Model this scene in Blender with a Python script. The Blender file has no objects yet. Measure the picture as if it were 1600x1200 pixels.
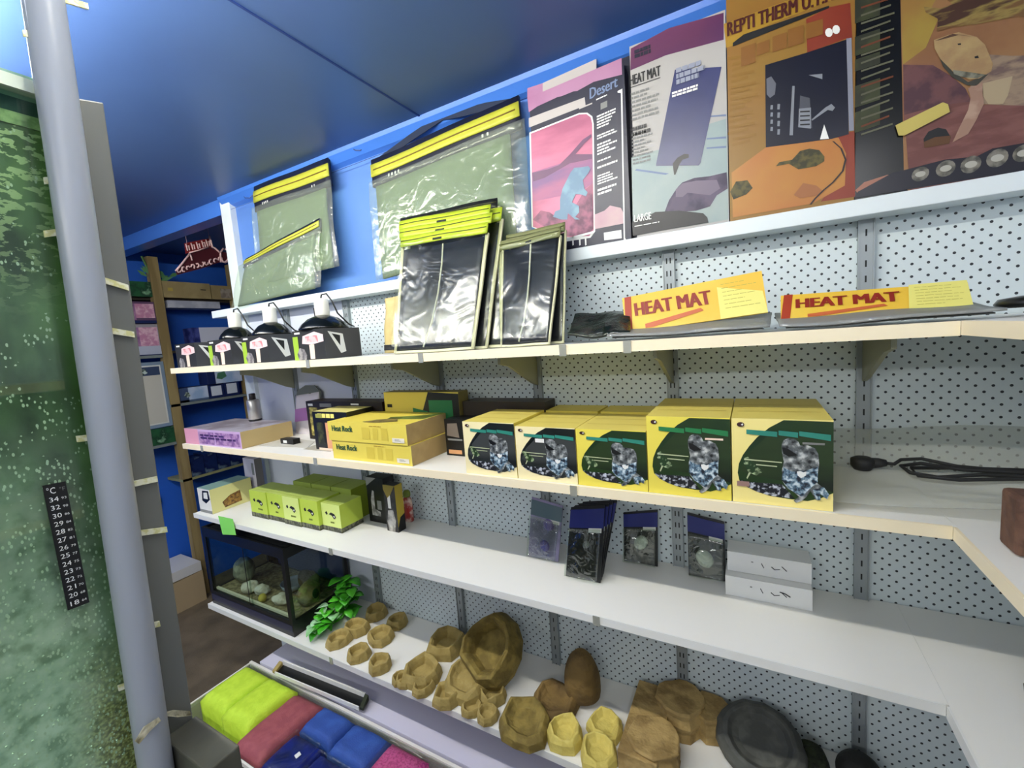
import bpy, math, random
from mathutils import Vector, Matrix
random.seed(7)
# ---------------------------------------------------------------- camera
CAM = Vector((0.0, -1.2, 1.55))
RX = Vector((0.8747165, 0.4790078, -0.0736379))     # camera right
RU = Vector((0.0122911, 0.1299696, 0.9914418))      # camera up
RF = Vector((-0.4844791, 0.8681356, -0.1077990))    # camera forward
FP = 676.25                                         # focal length in pixels of a 1600 wide frame
S = bpy.context.scene
C = S.collection
cd = bpy.data.cameras.new('camera')
cam = bpy.data.objects.new('camera', cd)
C.objects.link(cam)
cd.sensor_width = 36.0
cd.lens = FP / 1600 * 36
cd.clip_start = 0.02
m3 = Matrix((RX, RU, -RF)).transposed()
cam.matrix_world = Matrix.Translation(CAM) @ m3.to_4x4()
S.camera = cam

# ---------------------------------------------------------------- world, lights, exposure
W = bpy.data.worlds.new('world')
S.world = W
W.use_nodes = True
W.node_tree.nodes['Background'].inputs[0].default_value = (0.88, 0.93, 1.0, 1)
W.node_tree.nodes['Background'].inputs[1].default_value = 0.28
S.view_settings.view_transform = 'Standard'
S.view_settings.look = 'None'
S.view_settings.gamma = 1
S.view_settings.use_curve_mapping = False
S.view_settings.exposure = 0.42

def area(name, loc, sx, sy, power, color, rot=(0, 0, 0)):
    l = bpy.data.lights.new(name, 'AREA')
    l.shape = 'RECTANGLE'; l.size = sx; l.size_y = sy; l.energy = power; l.color = color
    o = bpy.data.objects.new(name, l); C.objects.link(o)
    o.location = loc; o.rotation_euler = rot
    return o
def tube_lamp(x0, x1, y, z, L, col, label, r=.014):
    """ceiling batten: white housing with a glowing fluorescent tube"""
    t = bpy.data.objects.new('tube_lamp', None); C.objects.link(t); t.location = ((x0 + x1) / 2, y, z)
    t['label'] = label; t['category'] = 'lamp'
    def cyl(name, rr, xa, xb, m, n=16, zz=0):
        vs = []; fs = []
        for X in (xa, xb):
            for k in range(n): vs.append((X - (x0 + x1) / 2, rr * math.cos(2 * math.pi * k / n), rr * math.sin(2 * math.pi * k / n) + zz))
        for k in range(n): fs.append((k, (k + 1) % n, n + (k + 1) % n, n + k))
        fs += [tuple(range(n))[::-1], tuple(range(n, 2 * n))]
        me = bpy.data.meshes.new(name); me.from_pydata(vs, [], fs); me.materials.append(m)
        o = bpy.data.objects.new(name, me); C.objects.link(o); o.parent = t; return o
    m = bpy.data.materials.new('lit tube ' + label[:8]); m.use_nodes = True; nt = m.node_tree; nt.nodes.clear()
    e = nt.nodes.new('ShaderNodeEmission'); e.inputs[0].default_value = col + (1,); e.inputs[1].default_value = L
    out = nt.nodes.new('ShaderNodeOutputMaterial'); nt.links.new(e.outputs[0], out.inputs[0])
    cyl('tube', r, x0, x1, m)
    w = bpy.data.materials.new('lamp housing ' + label[:8]); w.use_nodes = True; w.node_tree.nodes['Principled BSDF'].inputs['Base Color'].default_value = (.8, .8, .8, 1)
    h = cyl('housing', .022, x0 - .03, x1 + .03, w, 4, 2.27 - z - .017)
    return t
tube_lamp(-2.2, -.10, -.95, 2.185, 92, (1.0, .96, .86), 'warm white fluorescent batten on the ceiling in front of the shelves')
FAR = area('far_tube_light', (-0.9, -2.9, 2.185), 2.6, 0.10, 26, (0.98, 0.98, 0.97), (math.radians(25), 0, 0))
LEFT_FILL = area('left_fill_light', (-2.6, -1.6, 2.185), 0.1, 1.4, 9, (0.9, 0.95, 1.0), (0, math.radians(-10), 0))  # added fill over the left aisle, no lamp known there
SIDE_FILL = area('side_fill_light', (.42, -2.0, 2.185), .08, 1.4, 5, (0.97, 0.98, 1.0), (0, math.radians(35), 0))  # added fill that brightens the aquarium face, no lamp known there
TNK = area('tank_tube_light', (-0.68, -1.18, 1.79), 0.08, 0.30, 0.9, (0.95, 1.0, 0.9))

# ---------------------------------------------------------------- helpers
AX = dict(x=0, y=1, z=2)
def at(ax, val, px, py):
    """the point of a plane x/y/z = val that the photograph shows at this pixel"""
    d = RX * ((px - 800) / FP) - RU * ((py - 600) / FP) + RF
    i = AX[ax]
    return CAM + d * ((val - CAM[i]) / d[i])
def mpp(p):            # metres per pixel at a point
    return (Vector(p) - CAM).dot(RF) / FP

DIM = 1.0
def lin(c):
    c = [x * DIM for x in c]
    return tuple(((x / 255) / 12.92 if x / 255 <= .04045 else ((x / 255 + .055) / 1.055) ** 2.4) for x in c) + (1,)
MATS = {}
def mat(name, c, rough=.5, metal=0, c2=None, scale=30, lo=.42, hi=.58, bump=0, bscale=None, spec=.5, kind='noise', emit=0, sub=0, stretch=None):
    if name in MATS: return MATS[name]
    m = bpy.data.materials.new(name); m.use_nodes = True
    nt = m.node_tree; b = nt.nodes['Principled BSDF']
    b.inputs['Base Color'].default_value = lin(c)
    b.inputs['Roughness'].default_value = rough
    b.inputs['Metallic'].default_value = metal
    b.inputs['Specular IOR Level'].default_value = spec
    if emit:
        b.inputs['Emission Color'].default_value = lin(c); b.inputs['Emission Strength'].default_value = emit
    tc = None
    if c2 is not None or bump:
        tc = nt.nodes.new('ShaderNodeTexCoord')
        src = tc.outputs['Object']
        if stretch:
            mp = nt.nodes.new('ShaderNodeMapping'); mp.inputs['Scale'].default_value = stretch
            nt.links.new(src, mp.inputs[0]); src = mp.outputs[0]
    if c2 is not None:
        if kind == 'noise':
            n = nt.nodes.new('ShaderNodeTexNoise'); n.inputs['Scale'].default_value = scale; n.inputs['Detail'].default_value = 5
            out = n.outputs['Fac']
        else:
            n = nt.nodes.new('ShaderNodeTexVoronoi'); n.inputs['Scale'].default_value = scale
            out = n.outputs['Distance']
        nt.links.new(src, n.inputs['Vector'])
        r = nt.nodes.new('ShaderNodeValToRGB')
        cols = [c, c2] if not isinstance(c2, list) else [c] + c2
        r.color_ramp.elements[0].position = lo; r.color_ramp.elements[0].color = lin(cols[0])
        r.color_ramp.elements[1].position = hi; r.color_ramp.elements[1].color = lin(cols[-1])
        for i in range(1, len(cols) - 1):
            e = r.color_ramp.elements.new(lo + (hi - lo) * i / (len(cols) - 1)); e.color = lin(cols[i])
        nt.links.new(out, r.inputs[0]); nt.links.new(r.outputs[0], b.inputs['Base Color'])
    if bump:
        n2 = nt.nodes.new('ShaderNodeTexNoise'); n2.inputs['Scale'].default_value = bscale or scale; n2.inputs['Detail'].default_value = 4
        nt.links.new(src, n2.inputs['Vector'])
        bp = nt.nodes.new('ShaderNodeBump'); bp.inputs['Strength'].default_value = bump; bp.inputs['Distance'].default_value = .01
        nt.links.new(n2.outputs['Fac'], bp.inputs['Height']); nt.links.new(bp.outputs[0], b.inputs['Normal'])
    MATS[name] = m
    return m
def clear(name, tint=(240, 245, 240), gloss=.12, rough=.12, bump=0, bscale=40, haze=0):
    """thin clear plastic or glass: see-through with a glossy (and slightly milky) skin"""
    if name in MATS: return MATS[name]
    m = bpy.data.materials.new(name); m.use_nodes = True; nt = m.node_tree; nt.nodes.clear()
    o = nt.nodes.new('ShaderNodeOutputMaterial'); t = nt.nodes.new('ShaderNodeBsdfTransparent'); g = nt.nodes.new('ShaderNodeBsdfGlossy')
    t.inputs[0].default_value = lin(tint); g.inputs['Roughness'].default_value = rough
    mx = nt.nodes.new('ShaderNodeMixShader'); mx.inputs[0].default_value = gloss
    nt.links.new(t.outputs[0], mx.inputs[1]); nt.links.new(g.outputs[0], mx.inputs[2])
    last = mx
    if haze:
        d = nt.nodes.new('ShaderNodeBsdfDiffuse'); d.inputs[0].default_value = lin((225, 230, 225))
        m2 = nt.nodes.new('ShaderNodeMixShader'); m2.inputs[0].default_value = haze
        nt.links.new(mx.outputs[0], m2.inputs[1]); nt.links.new(d.outputs[0], m2.inputs[2]); last = m2
    if bump:
        tc = nt.nodes.new('ShaderNodeTexCoord'); n = nt.nodes.new('ShaderNodeTexNoise'); n.inputs['Scale'].default_value = bscale
        n.inputs['Distortion'].default_value = 1.5
        nt.links.new(tc.outputs['Object'], n.inputs['Vector'])
        bp = nt.nodes.new('ShaderNodeBump'); bp.inputs['Strength'].default_value = bump; bp.inputs['Distance'].default_value = .02
        nt.links.new(n.outputs['Fac'], bp.inputs['Height']); nt.links.new(bp.outputs[0], g.inputs['Normal'])
    nt.links.new(last.outputs[0], o.inputs[0])
    MATS[name] = m
    return m

def tag(o, label=None, cat=None, group=None, kind=None):
    if label: o['label'] = label
    if cat: o['category'] = cat
    if group: o['group'] = group
    if kind: o['kind'] = kind
    return o
def empty(name, loc, label=None, cat=None, group=None, rz=0):
    o = bpy.data.objects.new(name, None); C.objects.link(o)
    o.location = loc; o.rotation_euler = (0, 0, rz); o.empty_display_size = .02
    return tag(o, label, cat, group)

_TXT = {}
def text_shape(s):
    """letters of Blender's own font as triangles, fitted to a unit square"""
    if s in _TXT: return _TXT[s]
    c = bpy.data.curves.new('lettering', 'FONT'); c.body = s; c.resolution_u = 2
    o = bpy.data.objects.new('lettering', c); C.objects.link(o)
    dg = bpy.context.evaluated_depsgraph_get()
    me = bpy.data.meshes.new_from_object(o.evaluated_get(dg))
    vs = [v.co.copy() for v in me.vertices]; fs = [tuple(p.vertices) for p in me.polygons]
    bpy.data.objects.remove(o); bpy.data.curves.remove(c); bpy.data.meshes.remove(me)
    x0 = min(v.x for v in vs); x1 = max(v.x for v in vs); y0 = min(v.y for v in vs); y1 = max(v.y for v in vs)
    vs = [((v.x - x0) / (x1 - x0), (v.y - y0) / max(1e-6, y1 - y0)) for v in vs]
    _TXT[s] = (vs, fs)
    return _TXT[s]

class Fr:
    """flat frame on a face: origin, U across, V up, n out of the face"""
    def __init__(s, o, U, V, n=None):
        s.o = Vector(o); s.U = Vector(U); s.V = Vector(V); s.n = (n and Vector(n)) or s.U.cross(s.V).normalized()
    def p(s, u, v, k=1): return s.o + s.U * u + s.V * v + s.n * (.0004 * k)

class MB:
    def __init__(s): s.v = []; s.f = []; s.mi = []; s.ms = []
    def m(s, mt):
        if mt not in s.ms: s.ms.append(mt)
        return s.ms.index(mt)
    def face(s, pts, mt):
        b = len(s.v); s.v += [tuple(p) for p in pts]; s.f.append(tuple(range(b, b + len(pts)))); s.mi.append(s.m(mt)); return s
    def raw(s, vs, fs, mt):
        b = len(s.v); s.v += [tuple(p) for p in vs]; k = s.m(mt)
        for f in fs: s.f.append(tuple(i + b for i in f)); s.mi.append(k)
        return s
    def box(s, x0, x1, y0, y1, z0, z1, mt, top=None, front=None, right=None):
        P = [(x0, y0, z0), (x1, y0, z0), (x1, y1, z0), (x0, y1, z0), (x0, y0, z1), (x1, y0, z1), (x1, y1, z1), (x0, y1, z1)]
        for idx, m_ in (((3, 2, 1, 0), mt), ((4, 5, 6, 7), top or mt), ((0, 1, 5, 4), front or mt), ((1, 2, 6, 5), right or mt), ((2, 3, 7, 6), mt), ((3, 0, 4, 7), mt)):
            s.raw([P[i] for i in idx], [(0, 1, 2, 3)], m_)
        return s
    def weldbox(s, x0, x1, y0, y1, z0, z1, mt):
        P = [(x0, y0, z0), (x1, y0, z0), (x1, y1, z0), (x0, y1, z0), (x0, y0, z1), (x1, y0, z1), (x1, y1, z1), (x0, y1, z1)]
        return s.raw(P, [(3, 2, 1, 0), (4, 5, 6, 7), (0, 1, 5, 4), (1, 2, 6, 5), (2, 3, 7, 6), (3, 0, 4, 7)], mt)
    def prism(s, pts, d, mt):
        """polygon pushed along the vector d"""
        n = len(pts); d = Vector(d); a = [Vector(p) for p in pts]; b = [p + d for p in a]
        return s.raw(a + b, [tuple(range(n))[::-1], tuple(range(n, 2 * n))] + [(i, (i + 1) % n, n + (i + 1) % n, n + i) for i in range(n)], mt)
    def tube(s, path, r, mt, n=8):
        path = [Vector(p) for p in path]; vs = []; fs = []
        rs = r if isinstance(r, (list, tuple)) else [r] * len(path)
        for i, p in enumerate(path):
            d = (path[min(i + 1, len(path) - 1)] - path[max(i - 1, 0)]).normalized()
            a = d.orthogonal().normalized() if i == 0 else (a - d * a.dot(d)).normalized()
            b = d.cross(a)
            for k in range(n):
                t = 2 * math.pi * k / n; vs.append(p + (a * math.cos(t) + b * math.sin(t)) * rs[i])
        for i in range(len(path) - 1):
            for k in range(n):
                k2 = (k + 1) % n; fs.append((i * n + k, i * n + k2, (i + 1) * n + k2, (i + 1) * n + k))
        fs.append(tuple(range(n))[::-1]); fs.append(tuple((len(path) - 1) * n + k for k in range(n)))
        return s.raw(vs, fs, mt)
    def lathe(s, prof, c, mt, n=20, sq=1.0):
        vs = []; fs = []; c = Vector(c)
        for r, z in prof:
            for k in range(n):
                t = 2 * math.pi * k / n; vs.append(c + Vector((r * math.cos(t), r * math.sin(t) * sq, z)))
        for i in range(len(prof) - 1):
            for k in range(n):
                k2 = (k + 1) % n; fs.append((i * n + k, i * n + k2, (i + 1) * n + k2, (i + 1) * n + k))
        fs.append(tuple(range(n))[::-1]); fs.append(tuple((len(prof) - 1) * n + k for k in range(n)))
        return s.raw(vs, fs, mt)
    # print on a face
    def rect(s, fr, u0, v0, u1, v1, mt, k=1):
        return s.face([fr.p(u0, v0, k), fr.p(u1, v0, k), fr.p(u1, v1, k), fr.p(u0, v1, k)], mt)
    def poly(s, fr, pts, mt, k=1): return s.face([fr.p(u, v, k) for u, v in pts], mt)
    def text(s, fr, t, u0, v0, u1, v1, mt, k=3):
        vs, fs = text_shape(t)
        w = .10 / max(8, len(t)) * (u1 - u0)
        for j, du in enumerate((0, w, 2 * w) if len(t) > 4 else (0,)):
            s.raw([fr.p(u0 + du + (u1 - u0 - w) * x, v0 + (v1 - v0) * y, k + j * .2) for x, y in vs], fs, mt)
        return s
    def lines(s, fr, u0, v0, u1, v1, n, mt, k=2, fill=.45, seed=1):
        """small print too fine to read: ragged rows of short bars"""
        r = random.Random(seed); h = (v1 - v0) / n
        for i in range(n):
            u = u0; end = u0 + (u1 - u0) * r.uniform(.55, 1)
            while u < end:
                w = (u1 - u0) * r.uniform(.08, .22)
                s.rect(fr, u, v1 - h * (i + fill), min(u + w, end), v1 - h * i, mt, k); u += w + (u1 - u0) * .025
        return s
    def px(s, ax, val, pts, mt, k=1, flip=False):
        """shape lying on the plane ax = val"""
        out = {'y': Vector((0, -1, 0)), 'x': Vector((1, 0, 0)), 'z': Vector((0, 0, 1))}[ax] * (.0004 * k)
        P = [at(ax, val, *p) + out for p in pts]
        if getattr(s, 'zmin', None) is not None:
            for p in P: p.z = max(p.z, s.zmin); p.x = min(p.x, XR - .0045)
        return s.face(P, mt)
    def build(s, name, parent=None, smooth=False, origin=None, bevel=0, sub=0):
        if parent is not None:
            base = Vector(parent.location) if parent.parent is None else Vector(parent.parent.location)
        elif origin is not None: base = Vector(origin)
        else:
            xs = [v[0] for v in s.v]; ys = [v[1] for v in s.v]; zs = [v[2] for v in s.v]
            base = Vector(((min(xs) + max(xs)) / 2, (min(ys) + max(ys)) / 2, min(zs)))
        me = bpy.data.meshes.new(name)
        me.from_pydata([tuple(Vector(v) - base) for v in s.v], [], s.f)
        for mt in s.ms: me.materials.append(mt)
        me.polygons.foreach_set('material_index', s.mi)
        if smooth: me.polygons.foreach_set('use_smooth', [True] * len(me.polygons))
        me.update()
        o = bpy.data.objects.new(name, me); C.objects.link(o)
        if parent is None: o.location = base
        else: o.parent = parent
        if bevel:
            b = o.modifiers.new('bevel', 'BEVEL'); b.width = bevel; b.segments = 2; b.limit_method = 'ANGLE'
        if sub:
            b = o.modifiers.new('sub', 'SUBSURF'); b.levels = sub; b.render_levels = sub
        return o
def struct(name, mb, **k):
    o = mb.build(name, **k); o['kind'] = 'structure'; return o

# ---------------------------------------------------------------- materials
white = mat('white laminate', (232, 232, 226), .38)
whitepaint = mat('white painted timber', (222, 232, 234), .45)
cream = mat('cream edging', (240, 228, 196), .45)
blue = mat('blue wall paint', (84, 128, 202), .6, c2=(87, 131, 205), scale=4)
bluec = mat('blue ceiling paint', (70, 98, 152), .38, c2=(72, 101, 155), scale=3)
steel = mat('grey steel upright', (150, 158, 160), .4, .35)
slotm = mat('slot', (30, 34, 34), .7)
olive = mat('painted bracket', (150, 152, 130), .5)
carpet = mat('brown floor', (112, 98, 76), .85, c2=(86, 76, 58), scale=7, lo=.35, hi=.65, bump=.4, bscale=200)
black = mat('black plastic', (16, 18, 18), .35)
blackm = mat('black matt', (22, 24, 26), .7)
yellow = mat('yellow carton', (220, 202, 84), .5)
yellowp = mat('pale yellow carton', (238, 224, 120), .5)
creamc = mat('cream carton', (238, 226, 176), .5)
kraft = mat('kraft cardboard', (176, 152, 104), .8, c2=(166, 142, 96), scale=20)
tan = mat('tan resin rock', (174, 154, 92), .85, c2=(144, 126, 70), scale=26, lo=.3, hi=.7, bump=.5, bscale=60)
tany = mat('yellow resin rock', (216, 200, 108), .8, c2=(192, 174, 86), scale=26, lo=.3, hi=.7, bump=.5, bscale=60)
timber = mat('raw timber', (150, 132, 88), .8, c2=(128, 110, 70), scale=20, stretch=(1, 1, .1))
lime = mat('lime card', (180, 202, 72), .5)
limep = mat('pale lime card', (206, 222, 128), .5)
limeband = mat('dark print band', (52, 54, 44), .6, c2=(110, 112, 92), scale=90)
inkg = mat('dark green print', (14, 42, 22), .35, c2=(40, 66, 22), scale=6, lo=.35, hi=.7)
inkb = mat('black print', (10, 12, 14), .4)
teal = mat('teal print', (40, 128, 112), .5)
tealg = mat('green print', (30, 118, 66), .5)
frogm = mat('mottled frog print', (14, 20, 24), .5, c2=[(104, 110, 112), (200, 204, 202)], scale=100, lo=.34, hi=.70)
frogb = mat('blue mottled print', (18, 28, 44), .5, c2=[(96, 126, 146), (200, 214, 220)], scale=120, lo=.40, hi=.62)
foliage = mat('spray print', (24, 54, 22), .5, c2=(176, 196, 150), scale=110, lo=.5, hi=.68)
pebble = mat('pebble print', (16, 20, 30), .5, c2=(190, 196, 206), scale=120, lo=.5, hi=.62)
shine = mat('print highlight', (180, 190, 150), .5)
whitep = mat('white print', (228, 230, 226), .5)
greyp = mat('grey print', (120, 122, 120), .5)
peach = mat('peach print', (236, 210, 190), .5)
redp = mat('red print', (176, 40, 30), .5)
sage = mat('sage fabric', (118, 136, 106), .7, c2=(112, 130, 100), scale=12, lo=.3, hi=.7, bump=.1, bscale=300)
hyel = mat('yellow header print', (184, 186, 60), .45)
hlime = mat('lime header print', (172, 192, 44), .4)
navy = mat('navy header print', (20, 24, 44), .45)
hnavy = mat('blue grey header edge', (84, 90, 140), .45)
wrap = clear('clear wrap', (250, 252, 246), .05, .22, bump=.4, bscale=10)
wraph = clear('milky clear wrap', (245, 250, 240), .07, .18, bump=.5, bscale=12, haze=.08)
glass = clear('glass', (235, 242, 238), .07, .02)
rednoise = mat('pink sandstone print', (196, 112, 140), .45, c2=(128, 56, 92), scale=7, lo=.4, hi=.72, stretch=(.5, 1, 1.6))

# pegboard: white hardboard with two interleaved 25 mm grids of holes
def pegmat():
    m = bpy.data.materials.new('white pegboard'); m.use_nodes = True; nt = m.node_tree; b = nt.nodes['Principled BSDF']
    b.inputs['Roughness'].default_value = .42
    g = nt.nodes.new('ShaderNodeNewGeometry'); sp = nt.nodes.new('ShaderNodeSeparateXYZ'); nt.links.new(g.outputs['Position'], sp.inputs[0])
    def M(op, a, c=None, d=None):
        n = nt.nodes.new('ShaderNodeMath'); n.operation = op
        for i, q in enumerate((a, c, d)):
            if q is None: continue
            if isinstance(q, (int, float)): n.inputs[i].default_value = q
            else: nt.links.new(q, n.inputs[i])
        return n.outputs[0]
    def lattice(ox, oz):
        fx = M('SUBTRACT', M('FRACT', M('ADD', M('MULTIPLY', sp.outputs[0], 1 / .0254), 100 + ox)), .5)
        fz = M('SUBTRACT', M('FRACT', M('ADD', M('MULTIPLY', sp.outputs[2], 1 / .0254), oz)), .5)
        return M('SQRT', M('ADD', M('MULTIPLY', fx, fx), M('MULTIPLY', fz, fz)))
    d = M('MINIMUM', lattice(0, 0), lattice(.5, .5))
    hole = M('LESS_THAN', d, .105)
    mx = nt.nodes.new('ShaderNodeMix'); mx.data_type = 'RGBA'
    nt.links.new(hole, mx.inputs[0]); mx.inputs[6].default_value = lin((206, 218, 220)); mx.inputs[7].default_value = lin((38, 44, 50))
    nt.links.new(mx.outputs[2], b.inputs['Base Color'])
    return m
peg = pegmat()
plainb = mat('plain white backing board', (206, 212, 226), .4)

# ================================================================= SETTING
XL, XR = -3.4, 0.58
FLOORM = carpet
struct('floor', MB().box(XL - .1, XR + .1, -4.1, 1.3, -.05, 0, carpet))
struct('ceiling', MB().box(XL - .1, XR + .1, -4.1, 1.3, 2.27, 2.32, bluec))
struct('wall_back', MB().box(-2.10, XR, 0.012, .10, 0, 2.27, blue))
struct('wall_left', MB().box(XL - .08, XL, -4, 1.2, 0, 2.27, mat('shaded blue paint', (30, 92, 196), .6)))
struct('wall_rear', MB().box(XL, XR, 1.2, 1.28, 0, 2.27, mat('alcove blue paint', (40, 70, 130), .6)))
struct('wall_right', MB().box(XR, XR + .08, -4, 1.2, 0, 2.27, plainb))
struct('wall_front', MB().box(XL, XR, -4.08, -4, 0, 2.27, mat('off white wall', (200, 205, 205), .6)))
trimb = mat('blue gloss trim', (70, 124, 214), .3)
t = MB().prism([(-2.10, .012, 2.27), (-2.10, -.035, 2.27), (-2.10, -.030, 2.258), (-2.10, -.008, 2.236), (-2.10, .012, 2.228)], (XR + 2.10, 0, 0), trimb)
struct('trim_1', t)
struct('trim_2', MB().weldbox(-2.118, -2.045, -.016, .11, 0, 2.262, whitepaint), bevel=.003)
t = MB().weldbox(XL, -2.118, -.02, .05, 2.20, 2.27, trimb)
struct('trim_3', t)
struct('trim_4', MB().weldbox(-.9175, -.9125, -4, .0, 2.2675, 2.272, mat('dark blue joint', (24, 52, 120), .6)))
struct('trim_5', MB().weldbox(XL, -2.12, .70, .76, 2.02, 2.27, mat('dark beam', (20, 34, 64), .6)))

# backing boards, one per bay
UPX = [.215, -.182, -.575, -.953, -1.38, -1.755]
edges = [XR - .002] + UPX + [-2.045]
bn = ['white pegboard panel at the right end behind the toad boxes', 'white pegboard panel behind the fourth yellow toad box',
      'white pegboard panel behind the black blister packs', 'white pegboard panel behind the stacked yellow rock boxes',
      'pegboard panel behind the tan rock bowls left of centre', 'plain white backing board behind the lime boxes',
      'plain white backing board at the left end behind the glass terrarium']
bn[0] = 'white pegboard panel right of the rightmost slotted upright'
bn[1] = 'white pegboard panel behind the two largest yellow toad boxes'
for i in range(7):
    mt = peg if i < 5 else plainb
    o = MB().box(edges[i + 1] + .0005, edges[i] - .0005, 0.002, .012, .30, 1.742, mt).build('pegboard_panel' if i < 5 else 'backing_board')
    tag(o, bn[i], 'panel')

# slotted uprights
un = ['slotted grey steel upright nearest the right end of the wall', 'slotted steel upright behind the two largest yellow boxes, second from right',
      'slotted steel upright third from the right, just right of the narrow clear packages', 'slotted steel upright passing behind the smallest yellow toad box',
      'slotted steel upright behind the black heater boxes and clear mat packs', 'leftmost slotted steel upright, behind the black dome lamp']
for i, x in enumerate(UPX):
    b = MB(); b.box(x - .013, x + .013, -.010, .003, .30, 1.742, steel)
    for s_ in (-1, 1): b.box(x + s_ * .0128 - .0012, x + s_ * .0128 + .0012, -.0125, -.010, .30, 1.742, steel)
    z = .33
    while z < 1.72:
        for dx in ((-.0045, .0045) if i in (1, 4) else (0,)):
            b.face([(x + dx - .0016, -.0104, z), (x + dx + .0016, -.0104, z), (x + dx + .0016, -.0104, z + .014), (x + dx - .0016, -.0104, z + .014)], slotm)
        z += .032
    tag(b.build('shelf_upright'), un[i], 'upright', 'slotted shelf uprights')

# ---------------------------------------------------------------- shelves
ZA, ZB, ZC, ZD, ZE = 1.773, 1.524, 1.200, .889, .468
FY = -.30
clipm = clear('clear price clip', (225, 225, 215), .25, .2, haze=.25)
def shelf(label, z, th, x0, x1, y0, y1, edge, xs_br, bl, clips=(), arm=olive, boardm=white):
    t = empty('wall_shelf', ((x0 + x1) / 2, y1, z - th), label, 'shelf')
    MB().box(x0, x1 + .0042 * (x1 < .3), y0 + .004, y1, z - th, z, boardm).build('board', t)
    b = MB(); b.weldbox(x0 - .0005, x1, y0, y0 + .004, z - th - .001, z + .0005, edge); b.build('edging', t)
    for x in xs_br:
        yf = -.010 - bl
        b = MB(); pts = [(x - .004, -.0125, z - th), (x - .004, -.0125, z - th - .105), (x - .004, -.045, z - th - .095), (x - .004, yf + .05, z - th - .032), (x - .004, yf, z - th - .022), (x - .004, yf, z - th)]
        b.prism(pts, (.008, 0, 0), arm)
        b.box(x - .0135, x + .0135, yf, -.0125, z - th - .003, z - th - .0002, arm)
        b.build('bracket', t)
    for cx in clips:
        b = MB(); b.box(cx - .008, cx + .008, y0 - .0025, y0 - .0003, z - th - .004, z + .001, clipm); b.build('price_clip', t)
    return t
edgew = mat('white shelf edge', (226, 228, 224), .35)
t = empty('wall_ledge', (-.8, 0, ZA - .033), 'narrow white painted ledge carrying the big flat cartons, topmost board', 'ledge')
MB().weldbox(-2.22, XR - .001, -.066, -.0005, ZA - .033, ZA, whitepaint).build('board', t, bevel=.002)
shelf('cream edged shelf with lamp boxes and the loose heat mat packets', ZB, .021, -2.138, .276, FY, -.001, cream, [x for x in UPX], .22,
      [at('y', FY, p, 540).x for p in (478, 656, 879, 980)])
shelf('cream edged shelf carrying the row of yellow toad boxes', ZC, .020, -2.138, .276, FY, -.001, cream, UPX, .20, [at('y', FY, p, 760).x for p in (325, 498, 896)])
shelf('wide mostly empty white shelf below the yellow boxes', ZD, .018, -2.138, .276, FY, -.001, edgew, UPX, .20, [at('y', FY, p, 900).x for p in (522, 928)])
shelf('white shelf holding the terrarium and tan rock bowls', ZE, .020, -2.138, XR - .002, FY, -.001, edgew, UPX, .255, [at('y', FY, p, 1050).x for p in (520,)], arm=mat('dark bracket', (60, 62, 66), .5))
for z, lb, e in ((ZB, 'short cream edged return shelf at heat mat level on the right wall', cream), (ZC, 'return shelf on the right wall level with the yellow boxes', cream), (ZD, 'white return shelf on the right wall below the brown block', edgew)):
    t = empty('return_shelf', (.43, -.8, z - .02), lb, 'shelf')
    MB().box(.2805, XR - .001, -1.6, -.0015, z - .020, z, white).build('board', t)
    MB().weldbox(.2765, .2805, -1.6, FY - .0003, z - .021, z + .0005, e).build('edging', t)
# plinth cabinet under the shelves
o = MB().weldbox(-1.79, XR - .002, -.297, -.002, 0, .298, mat('lavender white laminate', (208, 206, 222), .4)).build('base_cabinet')
tag(o, 'low white laminate plinth cabinet under the rock bowl shelf', 'cabinet')
o = MB().prism([at('y', FY - .003, 341, 806), at('y', FY - .003, 364, 811), at('y', FY - .006, 369, 836), at('y', FY - .006, 348, 835)], (0, -.0006, 0), mat('green sticky note', (128, 214, 96), .7)).build('sticky_note')
tag(o, 'bright green sticky note on the front edge of the shelf above the terrarium', 'note')

# hanging line along the top of the wall
def ph(x, z, y=-.012): return (x, y, z)
b = MB(); zt = 2.212
path = [(x_, -.014, zt - .004 * math.sin((x_ + 2.05) * 3)) for x_ in [-2.04 + i * .1 for i in range(21)]]
b.tube(path, .0009, mat('dark cord', (20, 40, 90), .6), 5)
hangc = b.build('string_line'); tag(hangc, 'thin dark cord strung along the blue wall below the ceiling', 'cord')
hk = mat('blue hook', (34, 60, 120), .4)
for px_, py_ in ((565, 236), (392, 310), (882, 101)):
    p = at('y', -.014, px_, py_); b = MB(); b.tube([p + Vector((.012, .003, .012)), p + Vector((0, -.006, 0)), p + Vector((-.02, -.012, .004)), p + Vector((-.03, -.010, .012))], .002, hk, 6)
    tag(b.build('hook'), {565: 'small blue hook on the cord between the sage bags', 392: 'small blue hook at the far left end of the cord', 882: 'small hook above the pink lizard carton'}[px_], 'hook')

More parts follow.
